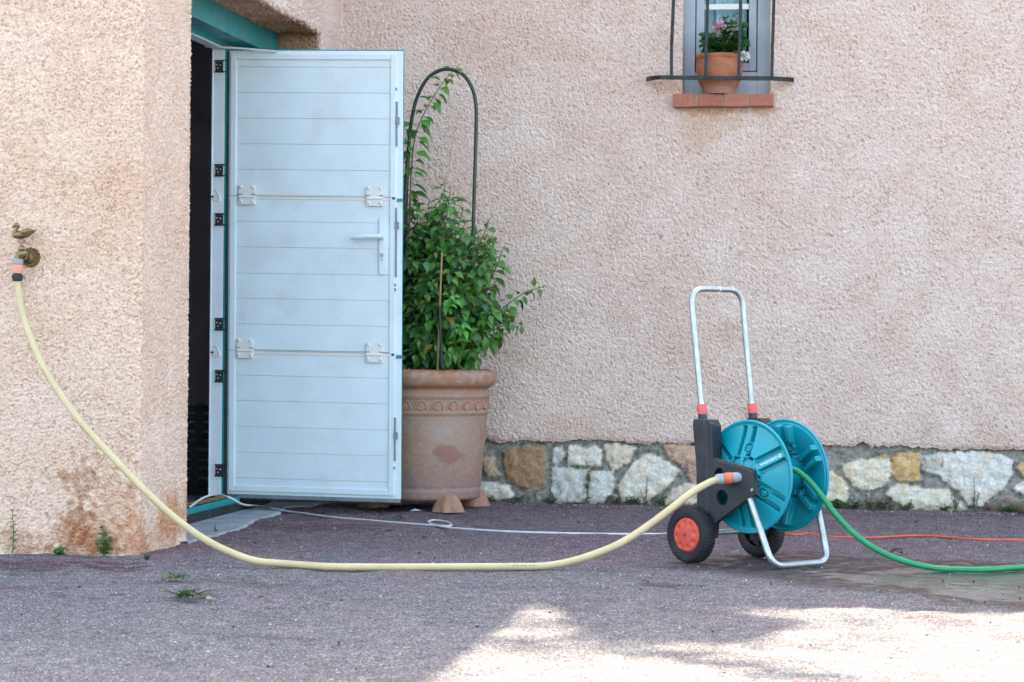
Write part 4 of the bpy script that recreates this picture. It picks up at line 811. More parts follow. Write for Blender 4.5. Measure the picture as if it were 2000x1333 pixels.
# ------------------------------------------------------------------ hoses and cables
RO = np.array([-.51, 8.27, 0]); RA = np.array([.214, .273, 0]); RA /= np.linalg.norm(RA); RU = np.array([RA[1], -RA[0], 0])
def rl(a, u, z): return RO+RA*a+RU*u+np.array([0, 0, z])
def ra(px, py, a):
    v = ray(px, py); return CAM+v*np.dot(RO+RA*a-CAM, RA)/np.dot(v, RA)
def yellow_hose():
    t = thing('garden_hose', tuple(gz(720, 1114)), 'cream yellow garden hose sagging from the wall tap to the reel', 'hose')
    y0 = PT(34, 545)[1]; px = [(34.5, 545), (36, 565), (44, 610), (59, 658), (79, 705), (106, 752), (150, 815), (200, 872), (250, 925), (300, 975), (350, 1019), (400, 1054), (450, 1079), (500, 1096)]
    ys = [y0, y0, y0-.02, y0-.06, y0-.1, y0-.15, 7.66, 7.62, 7.58, 7.56, 7.56, 7.57, 7.58, 7.59]; P = [gy(*p, y) for p, y in zip(px, ys)]
    for p in ((560, 1109), (640, 1114.5), (720, 1115.5), (800, 1115.5), (900, 1115), (1000, 1114.5)): q = gz(*p); q[2] = .0125; P.append(q)
    for p in P[-9:]: p[2] = max(p[2], .0125)
    e = ra(1420, 934, -.19); d0 = P[-1][1]
    for k, p in enumerate(((1060, 1106), (1110, 1098), (1160, 1083), (1210, 1062), (1260, 1031), (1310, 994), (1350, 963), (1385, 943), (1404, 936.5))):
        f = ((k+1)/9)**1.0; q = gy(*p, d0*(1-f)+e[1]*f-.03*math.sin(f*math.pi)); q[2] = max(q[2], .0125); P.append(q)
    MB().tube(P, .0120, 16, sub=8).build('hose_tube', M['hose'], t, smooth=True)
    # faded print along the hose: short dark marks
    ink = MB(); SP = np.array(spline(P, 8)); 
    def marks(lo, hi, side):
        i0, i1 = [int(np.argmin([abs(v) for v in (SP[:, 0]-gy(*q, 7.6)[0])])) for q in (lo, hi)]
        seg, L = along(SP[i0:i1+1], 60)
        for k in range(0, 56, 3):
            if k % 9 == 6: continue
            a, b = seg[k], seg[k+1+k % 2]; tg = b-a; tg /= np.linalg.norm(tg); cv = (CAM-a); cv -= tg*np.dot(cv, tg); cv /= np.linalg.norm(cv); up = np.cross(tg, cv); o = cv*math.cos(side)+up*math.sin(side); w = np.cross(tg, o)*.0018
            ink.add([a+o*.01225-w, b+o*.01225-w, b+o*.01225+w, a+o*.01225+w], [(0, 1, 2, 3)])
    for mk in (((60, 655), (73, 690), .75), ((150, 815), (172, 840), .8), ((985, 1114), (1040, 1108), -.3)):
        ink.v, ink.f = [], []; marks(*mk); ink.build('faded_print', M['ink'], t)
    c = MB(); q = PT(34.5, 514); ax = PT(34, 545)-PT(35, 509); ax /= np.linalg.norm(ax)
    c.lathe([(.0150, -.006), (.0185, -.004), (.0190, .004), (.0185, .011), (.0165, .013)], PT(35, 509.5), ax, 24); c.build('grey_tap_adaptor', M['greyplastic'], t, smooth=True)
    c = MB(); o = PT(34.7, 517); c.lathe([(.0165, 0), (.0185, .001), (.0190, .012), (.0180, .029), (.0160, .031)], o, ax, 24); c.build('salmon_connector', M['salmon'], t, smooth=True)
    c = MB(); o = PT(34.2, 534.5); c.lathe([(.0145, -.001), (.0145, .004), (.0178, .005), (.0182, .018), (.0165, .025), (.013, .027)], o, ax, 24)
    for k in range(16): a = k*math.pi/8; c.tube([o+ax*.006+.0178*np.array([math.cos(a), math.sin(a), 0]), o+ax*.017+.0180*np.array([math.cos(a), math.sin(a), 0])], .0014, 5)
    c.build('black_coupling', M['black'], t, smooth=True)
    A, B = P[-1], ra(1437, 933, -.165); ax = B-A; ln = np.linalg.norm(ax); ax /= ln
    MB().lathe([(.0125, -.012), (.0165, -.010), (.0185, .0), (.0180, .016), (.0165, .018)], A, ax, 24).build('grey_coupling', M['greyplastic'], t, smooth=True)
    MB().lathe([(.016, .018), (.0192, .019), (.0198, .032), (.0192, .044), (.016, .045)], A, ax, 24).build('orange_connector', M['orange'], t, smooth=True)
    MB().lathe([(.016, .045), (.0175, .046), (.0175, ln+.02)], A, ax, 24).build('grey_inlet', M['greyplastic'], t, smooth=True)
yellow_hose()
def cable(name, pts, r, mat, label, cat, lift=None):
    P = []
    for k, p in enumerate(pts):
        q = gz(p[0], p[1]) if len(p) < 3 else (gy(p[0], p[1], p[2])); q[2] = max(q[2], r*.9) if len(p) > 2 else (.0135 if p[0] < 545 else r*.95); P.append(q)
    b = MB().tube(P, r, 10, sub=8); o = b.build(name, M[mat], None, smooth=True); recenter(o); return tag(o, label, cat), P
def cords():
    yt = YJ-.1
    pts = [(372, 990, yt-.9), (388, 978, yt-.6), (404, 970, yt-.42), (425, 966, yt-.38), (450, 973, yt-.42), (475, 986, yt-.3), (500, 994), (530, 999), (570, 1002), (600, 1006), (650, 1013), (700, 1017), (760, 1022), (810, 1026), (850, 1029), (874, 1030)]
    loop = [(882, 1027), (870, 1021), (848, 1018.5), (837, 1021), (845, 1027), (868, 1032), (890, 1034)]
    rest = [(920, 1036.5), (1000, 1041), (1100, 1044), (1200, 1045.5), (1306, 1045.5), (1370, 1044), (1405, 1041), (1432, 1041), (1470, 1040), (1500, 1039)]
    o, P = cable('extension_lead', pts+loop+rest, .0044, 'cable', 'white lead with a small loop running from the garage across the asphalt', 'cable')
    o, P = cable('extension_lead', [(1500, 1044), (1530, 1045), (1552, 1047), (1580, 1045), (1600, 1049), (1640, 1052), (1700, 1053), (1750, 1050.5), (1800, 1049), (1850, 1052), (1900, 1056), (1950, 1057), (2010, 1058), (2200, 1062)], .0048, 'cord', 'orange lead lying on the asphalt behind the green hose', 'cable')
    q = gz(1520, 1041); q[2] = .013; t = np.array([1, .0, 0]); b = MB(); b.lathe([(.006, -.05), (.012, -.045), (.014, -.01), (.013, .012), (.007, .03), (.006, .05)], q, (1, .05, 0), 14); p = b.build('cable_plug', M['orange'], None, smooth=True); recenter(p); tag(p, 'orange plug joining the two leads behind the reel', 'plug')
    # green hose
    c = rl(0, .18, .30); P = [rl(.03, .15, .377), rl(.03, .20, .376), rl(.02, .235, .353)]
    px = [(1537, 914), (1556, 920), (1580, 939), (1605, 969), (1632, 1005), (1662, 1037), (1696, 1064), (1735, 1085), (1778, 1100)]; y1 = gz(1830, 1117)[1]; y0 = rl(0, .25, 0)[1]
    P = [rl(.0, .10, .37), rl(.0, .17, .385)]
    for k, p in enumerate(px): f = k/(len(px)); P.append(gy(*p, y0*(1-f)+y1*f-.0))
    for p in ((1830, 1116.5), (1880, 1119), (1930, 1119), (1980, 1115.5), (2060, 1112), (2200, 1116)): q = gz(*p); q[2] = .0105; P.append(q)
    o = MB().tube(P, .0102, 16, sub=8).build('garden_hose', M['greenhose'], None, smooth=True); recenter(o); tag(o, 'bright green garden hose running from the reel drum across wet ground', 'hose')
cords()

# ------------------------------------------------------------------ hose reel trolley
def reel():
    t = thing('hose_reel_cart', tuple(rl(0, .1, 0)), 'turquoise hose reel trolley with tall metal handle and red hubbed wheels', 'hose trolley')
    UC, ZC, R = .182, .300, .187
    def flange(sg, name):
        """dished disc; pairs of radial channels pressed outward-in, so they show as ribs inside"""
        nr, ns = 64, 900; f = np.linspace(0, 1, nr)[:, None]; th = np.linspace(0, 2*math.pi, ns, endpoint=False)[None]; r = .022+(R-.022)*f; x, y = r*np.cos(th), r*np.sin(th)
        cone = .138-(.138-.0925)*smooth(.05, 1.0, f)**.9+0*th; dep = np.zeros_like(x+0)
        for k in range(6):
            a = rad(89+60*k); al = x*math.cos(a)+y*math.sin(a); la = -x*math.sin(a)+y*math.cos(a)
            for off in (-.021, .021):
                ds = np.abs(la-off); ins = smooth(.0104, .0084, ds)*smooth(.070, .074, al)*smooth(R-.016, R-.020, al); dep = np.maximum(dep, ins)
            ds = np.abs(la); ins2 = smooth(.019, .016, np.abs(ds-.026))*smooth(.028, .032, al)*smooth(.066, .062, al); dep = np.maximum(dep, ins2*1.25)
        for aa, rr_ in ((89-9, .098), (89-120+12, .062), (89+120, .098), (89+240, .098)):
            cxx, cyy = rr_*math.cos(rad(aa)), rr_*math.sin(rad(aa)); q = np.hypot(x-cxx, y-cyy); dep = np.where(q < .019, .0, dep); dep = np.maximum(dep, smooth(.0165, .0150, q)*smooth(.0098, .0112, q)*.6)
        ring = np.exp(-((r-.0695)/.0016)**2)*.0025+0*th; lip = smooth(R-.009, R-.006, r+0*th)*.004
        ao = cone-dep*.025+ring+lip; ai = ao-.0035
        ang = th+0*r
        def pts(A): return np.stack([rl(0, 0, 0)[k]+RA[k]*sg*A+RU[k]*(UC+x)+(ZC+y if k == 2 else 0) for k in range(3)], -1).reshape(-1, 3)
        Vo, Vi = pts(ao), pts(ai); i = np.arange(nr*ns).reshape(nr, ns); j = np.roll(i, -1, 1); Q = np.stack([i[:-1], j[:-1], j[1:], i[1:]], -1).reshape(-1, 4); N = nr*ns
        rimq = np.stack([i[-1], j[-1], j[-1]+N, i[-1]+N], -1); hub = np.stack([j[0], i[0], i[0]+N, j[0]+N], -1)
        me = npmesh(name, np.vstack([Vo, Vi]), np.vstack([Q, Q[:, ::-1]+N, rimq, hub])); o = link(name, me, M['reel'], t, True)
        # rolled rim
        MBr = MB(); c = [rl(sg*.0945, UC+R*math.cos(a), ZC+R*math.sin(a)) for a in np.linspace(0, 2*math.pi, 121)]; MBr.tube(c, .0052, 10, False); MBr.build('flange_rim', M['reel'], o, smooth=True)
        return o
    nf = flange(-1, 'reel_flange'); flange(1, 'reel_flange')
    b = MB(); b.lathe([(.04, -.132), (.066, -.12), (.062, -.06), (.060, 0), (.062, .06), (.066, .12), (.04, .132)], rl(0, UC, ZC), RA, 48); b.build('reel_drum', M['reel'], t, smooth=True)
    for aa, rr_ in ((80, .098), (-19, .062)):
        b = MB()
        f = (rr_-.022)/(R-.022); a0 = .138-(.0455)*float(smooth(.05, 1., np.array(f)))**.9; c = rl(-a0, UC+rr_*math.cos(rad(aa)), ZC+rr_*math.sin(rad(aa)))
        b.lathe([(.0085, -.004), (.0085, .0015), (.0060, .0015), (.0060, .0005), (.004, .0005), (.004, .0018), (.001, .002)], c, -RA, 20).build('flange_screw', M['reel'], nf, smooth=True)
    # maker's name along the channel pair, reading inward from the rim
    cu = bpy.data.curves.new('tmp', 'FONT'); cu.body = 'GARDENA'; cu.size = .0128; cu.extrude = .0004; cu.space_character = 1.08; ob = bpy.data.objects.new('tmp', cu); C.objects.link(ob)
    me0 = bpy.data.meshes.new_from_object(ob.evaluated_get(bpy.context.evaluated_depsgraph_get())); bpy.data.objects.remove(ob)
    aa = rad(29); rd = np.array([math.cos(aa), math.sin(aa)]); tn = np.array([-math.sin(aa), math.cos(aa)]); V = []
    def on(al, la, lift):
        r_ = math.hypot(al, la); f = (r_-.022)/(R-.022); a0 = .138-.0455*float(smooth(.05, 1., np.array(f)))**.9; q = rd*al+tn*la; return rl(-(a0+lift), UC+q[0], ZC+q[1])
    for v in me0.vertices: V.append(on(.150-v.co.x, .0046-v.co.y, .0009+v.co.z))
    tx = MB().add(V, [tuple(p.vertices) for p in me0.polygons])
    for k in range(8):
        a = k*math.pi/4; tx.add([on(.1585+r_*math.cos(a+d), r_*math.sin(a+d), .0012) for r_, d in ((.0022, -.3), (.0062, -.28), (.0062, .28), (.0022, .3))], [(0, 1, 2, 3)])
    tx.build('printed_name', M['text'], nf)
    # side plates: black moulded post with a triangular cheek
    def cheek(sg, name):
        a = .152; o2 = [(-.012, .478), (.012, .489), (.050, .489), (.072, .474), (.078, .357), (.244, .326), (.256, .318), (.270, .248), (.262, .239), (.246, .236), (.104, .148), (.072, .122), (.045, .060), (-.012, .060), (-.022, .105), (.014, .196), (.020, .236), (.008, .36)]
        circ = lambda u, z, r: [(u+r*math.cos(q), z+r*math.sin(q)) for q in np.linspace(0, 2*math.pi, 28, endpoint=False)]
        Mx = Matrix(((RU[0], 0, RA[0]*1, RO[0]+RA[0]*sg*a), (RU[1], 0, RA[1], RO[1]+RA[1]*sg*a), (0, 1, 0, 0), (0, 0, 0, 1)))
        m = MB().add(*plate(o2, [circ(.123, .228, .0255), circ(.110, .305, .0225)], Mx, .022, .002)); o = m.build(name, M['black'], t)
        p = MB()          # the thick hollow post behind the cheek
        def pr(u, z, aa): return rl(sg*aa, u, z)
        for q in ((-.006, .028), ):
            ring = lambda z, u0, u1, ch: [pr(u0, z, .166), pr(u1-ch, z, .166), pr(u1, z, .166-ch), pr(u1, z, .108), pr(u0, z, .108)]
            L = [ring(.085, -.008, .060, .012), ring(.2, .012, .072, .014), ring(.34, .006, .073, .018), ring(.468, -.011, .069, .022), ring(.489, -.008, .055, .016)]
            V = [v for r_ in L for v in r_]; n5 = 5; p.add(V, [(k*n5+j, k*n5+(j+1) % n5, (k+1)*n5+(j+1) % n5, (k+1)*n5+j) for k in range(len(L)-1) for j in range(n5)]+[(4, 3, 2, 1, 0), tuple(20+j for j in range(5))])
        p.build('post', M['black'], o, bevel=.003)
        g = MB()
        for k in range(3): u0 = .006+.011*k; g.box(0, 0, 0, 0, 0, 0) if False else g.add([pr(u0-.012*0, .405, .1672), pr(u0+.0035, .405, .1672), pr(u0-.006+.0035, .474, .1672), pr(u0-.006, .474, .1672)], [(0, 1, 2, 3)])
        g.build('post_slot', M['rubber'], o)
        q = MB(); V, Fs = [], []   # cheek flange: raised border along the sloping top and front
        bd = [(.078, .356), (.244, .325), (.270, .246)]
        for (u0, z0), (u1, z1) in zip(bd[:-1], bd[1:]):
            q.tube([pr(u0, z0, .150), pr(u1, z1, .150)], .0075, 8)
        q.build('cheek_edge', M['black'], o, smooth=True)
        return o
    cheek(-1, 'side_plate'); cheek(1, 'side_plate')
    # wheels
    for sg in (-1, 1):
        a0 = sg*.180; b = MB(); c = rl(a0, 0, .0975); pr = [(.058, -.022), (.062, -.026), (.080, -.027), (.091, -.022), (.0965, -.013), (.0972, 0), (.0965, .013), (.091, .022), (.080, .027), (.062, .026), (.058, .022)]
        b.lathe(pr, c, RA, 72, False)
        for k in range(48):
            a = 2*math.pi*(k+.5)/48; 
            for s2 in (-1, 1):
                d1 = RU*math.cos(a)+np.array([0, 0, 1])*math.sin(a); a2 = a+.05; d2 = RU*math.cos(a2)+np.array([0, 0, 1])*math.sin(a2)
                b.tube([c+d1*.0970+RA*s2*.004, c+d2*.0962+RA*s2*.016, c+d2*.0915+RA*s2*.0222], [.0022, .0026, .002], 5)
        for rr_ in (.066, .076, .086):
            for s2 in (-1, 1): b.tube([c+RA*s2*(.0262 if rr_ < .082 else .0245)+rr_*(RU*math.cos(q)+np.array([0, 0, 1])*math.sin(q)) for q in np.linspace(0, 2*math.pi, 61)], .0011, 5, False)
        w = b.build('wheel', M['rubber'], t, smooth=True)
        # hub cap outside, dark spoked rim inside
        h = MB(); nr, ns = 22, 96; V = []
        for k in range(nr):
            f = k/(nr-1); r_ = .0595*f
            for j in range(ns):
                a = 2*math.pi*j/ns; hh = .026+.006*(1-f*f)
                for q in range(8):
                    ca = 2*math.pi*q/8+.2; dd = math.hypot(r_*math.cos(a)-.041*math.cos(ca), r_*math.sin(a)-.041*math.sin(ca)); hh -= .0035*max(0, 1-(dd/.0115)**2)
                if f > .93: hh -= .006*(f-.93)/.07
                V.append(c+RA*sg*hh+r_*(RU*math.cos(a)+np.array([0, 0, 1])*math.sin(a)))
        h.add(V, [(k*ns+j, k*ns+(j+1) % ns, (k+1)*ns+(j+1) % ns, (k+1)*ns+j) for k in range(nr-1) for j in range(ns)]); h.build('hub_cap', M['red'], w, smooth=True)
        h = MB(); h.tube([c+RA*sg*.0322+.0052*(RU*math.cos(q)*.8+np.array([0, 0, 1])*math.sin(q)) for q in np.linspace(0, 2*math.pi, 21)], .0012, 6, False); h.build('cap_ring', M['dark'], w)
        h = MB(); h.lathe([(.0, -.004*1), (.058, -.004)], c, RA, 48, False); h.lathe([(.018, 0), (.018, .024), (.010, .026)], c, -RA*sg, 20)
        for k in range(8): a = k*math.pi/4; h.tube([c-RA*sg*.010+.016*(RU*math.cos(a)+np.array([0, 0, 1])*math.sin(a)), c-RA*sg*.012+.058*(RU*math.cos(a)+np.array([0, 0, 1])*math.sin(a))], .005, 6)
        h.build('rim', M['black'], w)
    MB().tube([rl(-.17, 0, .0975), rl(.17, 0, .0975)], .0105, 16).build('axle', M['zinc'], t, smooth=True)
    MB().tube([rl(-.150, .262, .245), rl(-.150, .262, .252)], .006, 10).tube([rl(-.166, .262, .262), rl(-.172, .262, .262)], .005, 10).build('stand_bolt', M['zinc'], t)
    # U-shaped stand in front
    P = fillet([rl(-.150, .216, .262), rl(-.150, .248, .16), rl(-.148, .332, .0135), rl(.112, .350, .0135), rl(.118, .345, .03), rl(.128, .262, .262)], .075, 8)
    P = fillet([rl(-.150, .222, .262), rl(-.148, .336, .0125), rl(.122, .352, .0125), rl(.128, .270, .30)], .052, 10)
    MB().tube(P, .0112, 16).build('stand_tube', M['zinc'], t, smooth=True)
    # telescopic handle
    A = fillet([rl(-.12, .020, .40), rl(-.12, -.012, .53), rl(-.12, -.0685, .9365), rl(.12, -.046, .9365), rl(.12, .006, .53), rl(.12, .022, .40)], .062, 12)
    hd = MB().tube(A, .0102, 16).build('handle_tube', M['zinc'], t, smooth=True)
    for f in (.545, .80): 
        q = rl(-.12*(1-f)+.12*f, -.0685*(1-f)-.046*f, .9365); MB().tube([q-RA*.0035, q+RA*.0035], .01055, 16, False).build('handle_band', M['text'], hd)
    for sg, u0 in ((-1, -.010), (1, .0085)):
        d = np.array(rl(sg*.12, u0-.0555, .92))-rl(sg*.12, u0, .52); MB().lathe([(.0150, 0), (.0168, .001), (.0168, .033), (.0160, .034)], rl(sg*.12, u0+.002, .505), d, 24).build('red_collar', M['pink'], t, smooth=True)
        MB().lathe([(.0165, 0), (.0145, .016)], rl(sg*.12, u0+.004, .488), d, 20).build('collar_socket', M['black'], t, smooth=True)
    MB().tube([rl(-.150, -.004, .405), rl(-.165, -.020, .404)], .006, 8).build('side_knob', M['black'], t)
reel()

# ------------------------------------------------------------------ weeds, fallen leaves, grit
def weeds():
    g = np.random.default_rng(21); G = (.05, .12, .03); DG = (.035, .075, .03); RB = (.13, .035, .03); BR = (.10, .065, .035)
    def weed(name, px, py, h, kind, col, label, cat='weed', y=None, sp=1.):
        q = gz(px, py) if y is None else gy(px, py, y); q[2] = 0; s = F/q[1]; H = h/s*1.01; t = thing(name, tuple(q), label, cat, 'weeds growing out of the paving and wall foot'); items = []; st = MB()
        if kind == 'spike':
            p = [q, q+np.array([.004, 0, H*.5]), q+np.array([-.002, -.004, H])]; path = spline(p, 8); st.tube(path, [.0022, .0009], 5)
            for k in range(int(12*sp)+8):
                f = g.uniform(.1, 1); c = path[int(f*16)]; a = g.uniform(0, 6.28); L = .016*(1.2-f*.6)*g.uniform(.7, 1.3); items.append((c, (math.cos(a), math.sin(a)*.6-.2, .5), (0, -.6, 1), L, L*.45, np.array(col)*g.uniform(.7, 1.3), .4))
        elif kind == 'leafy':
            for k in range(5):
                e = q+np.array([g.normal(0, .018*sp), g.normal(-.01, .008), H*g.uniform(.5, 1)]); path = spline([q, (q+e)/2, e], 6); st.tube(path, [.002, .001], 5)
                for j in range(7): c = path[2+int(j*1.5)]; a = g.uniform(0, 6.28); L = .026*g.uniform(.6, 1.2); items.append((c, (math.cos(a), math.sin(a)*.6-.35, .15), (0, -.7, .8), L, L*.65, np.array(col)*g.uniform(.6, 1.5), .6))
        elif kind == 'rosette':
            for k in range(int(26*sp)):
                a = g.uniform(0, 6.28); L = H*g.uniform(.8, 1.9); items.append((q+np.array([g.normal(0, .02*sp), g.normal(0, .02*sp), .003]), (math.cos(a), math.sin(a), g.uniform(.25, 1.3)), (0, 0, 1), L, L*.22, np.array(col)*g.uniform(.6, 1.4), .7))
        elif kind == 'thin':
            for k in range(int(3*sp)):
                e = q+np.array([g.normal(0, .006+.012*(k > 0)), g.normal(0, .01), H*(1 if k == 0 else g.uniform(.4, .9))]); path = spline([q, (q+e)/2+np.array([.003, 0, 0]), e], 6); st.tube(path, [.0014, .0007], 4)
                for j in range(9): c = path[3+j if 3+j < 13 else 12]; a = g.uniform(0, 6.28); L = .009*g.uniform(.6, 1.3); items.append((c, (math.cos(a), math.sin(a)*.5-.2, .6), (0, -.6, 1), L, L*.5, np.array(col)*g.uniform(.7, 1.4), .3))
        else:
            for k in range(int(14*sp)):
                e = q+np.array([g.normal(0, .022*sp), g.normal(-.004, .010), H*g.uniform(.35, 1)]); path = [q+np.array([g.normal(0, .008*sp), 0, 0]), e]; st.tube(path, .0009, 4)
                for j in range(5): f = g.uniform(.3, 1); c = path[0]*(1-f)+e*f; a = g.uniform(0, 6.28); L = .012*g.uniform(.6, 1.4); items.append((c, (math.cos(a), math.sin(a)*.6-.3, .4), (0, -.6, .9), L, L*.5, np.array(col)*g.uniform(.5, 1.5), .4))
        leafmesh('foliage', items, M['thickleaf'], t); 
        if st.v: st.build('stems', M['stem'], t)
    yw = YA-.02; yb = YB-.0
    weed('tall_weed', 24, 1080, 92, 'spike', (.09, .15, .035), 'tall thin yellowish weed against the foot of the left wall', y=yw, sp=1.6)
    weed('small_weed', 118, 1081, 17, 'leafy', G, 'tiny weed at the wall foot, between the tall thin one and the leafy one', y=yw, sp=.5)
    weed('leafy_weed', 203, 1082, 62, 'leafy', (.06, .12, .035), 'broad leaved weed against the stained wall near the corner', y=yw, sp=.9)
    weed('withered_weed', 206, 1030, 50, 'thin', BR, 'dry brown sprig above the broad leaved weed on the stained wall', y=yw, sp=1)
    weed('grass_tuft', 340, 1133, 19, 'rosette', G, 'small green grass tuft growing in the asphalt crack', sp=.8)
    weed('flat_weed', 366, 1170, 27, 'rosette', (.035, .07, .03), 'dark spreading weed flat on the asphalt, nearest the camera', sp=1.2)
    weed('small_weed', 286, 1094, 13, 'tuft', DG, 'low dark weed at the corner of the garage wing', sp=.5)
    weed('small_weed', 421, 1043, 17, 'thin', (.09, .14, .04), 'little green sprout on the edge of the concrete slab', sp=1)
    weed('tall_weed', 1146, 985, 84, 'spike', (.04, .065, .025), 'tall dark weed in front of the plain grey stones of the base', y=yb, sp=2)
    weed('thin_weed', 1260, 980, 58, 'thin', BR, 'single thin dry stalk in front of the big white stone left of the reel', y=yb, sp=1)
    weed('brown_weed', 1206, 986, 18, 'tuft', BR, 'low brown withered clump between two pale stones of the base', y=yb, sp=1.2)
    weed('small_weed', 1240, 984, 22, 'tuft', DG, 'green clump at the foot of the big white stone left of the reel', y=yb, sp=1)
    weed('small_weed', 1292, 986, 18, 'tuft', DG, 'green clump at the wall foot just left of the trolley wheel', y=yb, sp=1)
    weed('small_weed', 1075, 981, 12, 'tuft', DG, 'low green weed at the foot of the brown stone near the planter', y=yb, sp=.9)
    weed('small_weed', 1014, 976, 14, 'tuft', DG, 'low green weed close to the planter foot by the stone base', y=yb, sp=.6)
    weed('small_weed', 955, 974, 14, 'tuft', G, 'tiny weed right behind the planter foot at the stone base', y=yb, sp=.6)
    weed('red_weed', 1690, 994, 36, 'spike', RB, 'dark red stemmed weed beneath the white stone right of the reel', y=yb, sp=1.4)
    weed('red_weed', 1722, 996, 27, 'tuft', (.10, .05, .04), 'sprawling reddish weed clump right of the dark red stemmed one', y=yb, sp=2.2)
    weed('dark_weed', 1665, 994, 18, 'tuft', DG, 'dark green clump left of the red stemmed weed', y=yb, sp=1.6)
    weed('small_weed', 1634, 990, 20, 'leafy', DG, 'small weed at the base between green hose and red stemmed weed', y=yb, sp=.5)
    weed('small_weed', 1773, 996, 20, 'tuft', G, 'bright little weed before the long low stone', y=yb, sp=.8)
    weed('small_weed', 1846, 997, 13, 'tuft', G, 'low round weed at the right end of the long low stone', y=yb, sp=1)
    weed('thin_weed', 1865, 997, 34, 'thin', G, 'short thin green stalk between the long low stone and the large white slab', y=yb, sp=2)
    weed('thin_weed', 1901, 998, 68, 'thin', (.08, .08, .04), 'tall thin seeding stalk in front of the large white slab stone', y=yb, sp=2)
    weed('small_weed', 1968, 1000, 16, 'tuft', G, 'low weed at the dark stone near the right edge', y=yb, sp=1.6)
weeds()
def litter():
    g = np.random.default_rng(33); br = (.12, .065, .04); dk = (.035, .024, .022); og = (.30, .13, .045); pl = (.36, .30, .2)
    L = [('dry_leaf', 742, 998, .045, br, 'curled brown leaf by the planter foot under the door'), ('dry_leaf', 757, 1001, .03, dk, 'dark crumpled leaf beside the curled brown one near the door'), ('dry_leaf', 778, 1013, .035, dk, 'dark leaf lying in front of the planter, left of the cable loop'),
         ('dry_leaf', 446, 1034, .04, br, 'brown leaf on the broken edge of the concrete slab'), ('dry_leaf', 760, 1040, .03, br, 'thin brown leaf fragment in front of the white lead'), ('dry_leaf', 1752, 1082, .055, dk, 'dark leaf by the curve of the green hose'), ('dry_leaf', 1790, 1023, .03, dk, 'dark scrap between wall and orange lead'),
         ('dry_leaf', 1576, 1117, .035, og, 'orange brown leaf on the wet patch beside the trolley stand'), ('dry_leaf', 1190, 1175, .03, br, 'short brown twig like leaf in the foreground shade'), ('dry_leaf', 510, 1170, .025, dk, 'small black scrap on the asphalt right of the spreading weed'), ('dry_leaf', 412, 1172, .03, pl, 'pale straw leaf right beside the spreading weed'), ('dry_leaf', 108, 1212, .03, pl, 'pale leaf scrap on the left foreground asphalt'),
         ('dry_leaf', 1360, 990, .035, br, 'brown leaf at the wall foot behind the trolley wheel'), ('dry_leaf', 1195, 990, .03, br, 'brown leaf at the wall foot beside the withered clump'), ('dry_leaf', 1740, 998, .03, (.16, .04, .03), 'reddish leaf below the sprawling reddish weed'), ('dry_leaf', 1995, 1005, .045, br, 'dry brown leaves at the wall foot on the right edge'), ('dry_leaf', 830, 1052, .03, br, 'thin brown leaf in front of the cable loop'), ('dry_leaf', 1000, 985, .035, dk, 'dark leaf at the stone base beside the planter foot'), ('dry_leaf', 1260, 1140, .03, dk, 'dark bits of leaf in front of the trolley wheel')]
    for nm, px, py, s, c, lab in L:
        q = gz(px, py); a = g.uniform(-.6, .6); it = [(q+np.array([-s*.5*math.cos(a), -s*.5*math.sin(a), .004]), (math.cos(a), math.sin(a), .25), (.2*g.normal(), .3*g.normal(), 1), s, s*.5, c, -.4+g.uniform(0, 1.2))]
        it.append((q+np.array([s*.1, 0, .003]), (math.cos(a+1.3), math.sin(a+1.3), .3), (0, .3, 1), s*.6, s*.35, np.array(c)*.8, .9))
        o = leafmesh(nm, it, M['dryleaf']); recenter(o); tag(o, lab, 'leaf', 'dry leaves and scraps on the asphalt')
    q = gz(810, 1000); b = MB(); V = [(q[0]+dx, q[1]+dy, dz) for dx, dy, dz in ((-.02, -.02, .004), (.02, -.03, .007), (.028, .02, .005), (-.012, .03, .009), (.0, .0, .014))]; b.add(V, [(0, 1, 4), (1, 2, 4), (2, 3, 4), (3, 0, 4)])
    o = b.build('paper_scrap', M['paper']); recenter(o); tag(o, 'small pale blue paper scrap in front of the planter', 'litter')
    # loose grit
    V = []; Fs = []; T = []; n = 2600; xs = np.r_[g.uniform(-3.0, .9, n), g.uniform(-1.9, .9, 1600)]; ys = np.r_[g.uniform(5.2, 10.8, n), g.normal(10.84, .07, 1600)]
    dirs = np.array([(1, 0, 0), (0, 1, 0), (-1, 0, 0), (0, -1, 0), (0, 0, 1), (0, 0, -1)]); ff = [(0, 1, 4), (1, 2, 4), (2, 3, 4), (3, 0, 4), (1, 0, 5), (2, 1, 5), (3, 2, 5), (0, 3, 5)]
    for x, y in zip(xs, ys):
        if x < XS+.03 and y > YA-.05 or y > 10.93: continue
        s = .0016+.0042*g.random()**4; o = len(V); V += [(x+d[0]*s*g.uniform(.7, 1.3), y+d[1]*s*g.uniform(.7, 1.3), s*.35+d[2]*s*.6) for d in dirs]; Fs += [tuple(i+o for i in f) for f in ff]
        k = g.random(); c = (.5, .48, .45) if k < .22 else ((.28, .25, .26) if k < .55 else (.05, .045, .045)); T += [c]*6
    me = npmesh('grit', np.array(V), np.array(Fs)); attr_col(me, 'tint', np.array(T)); tag(link('grit', me, M['stone']), 'loose fine grit scattered over the asphalt', 'grit', kind='stuff')
litter()
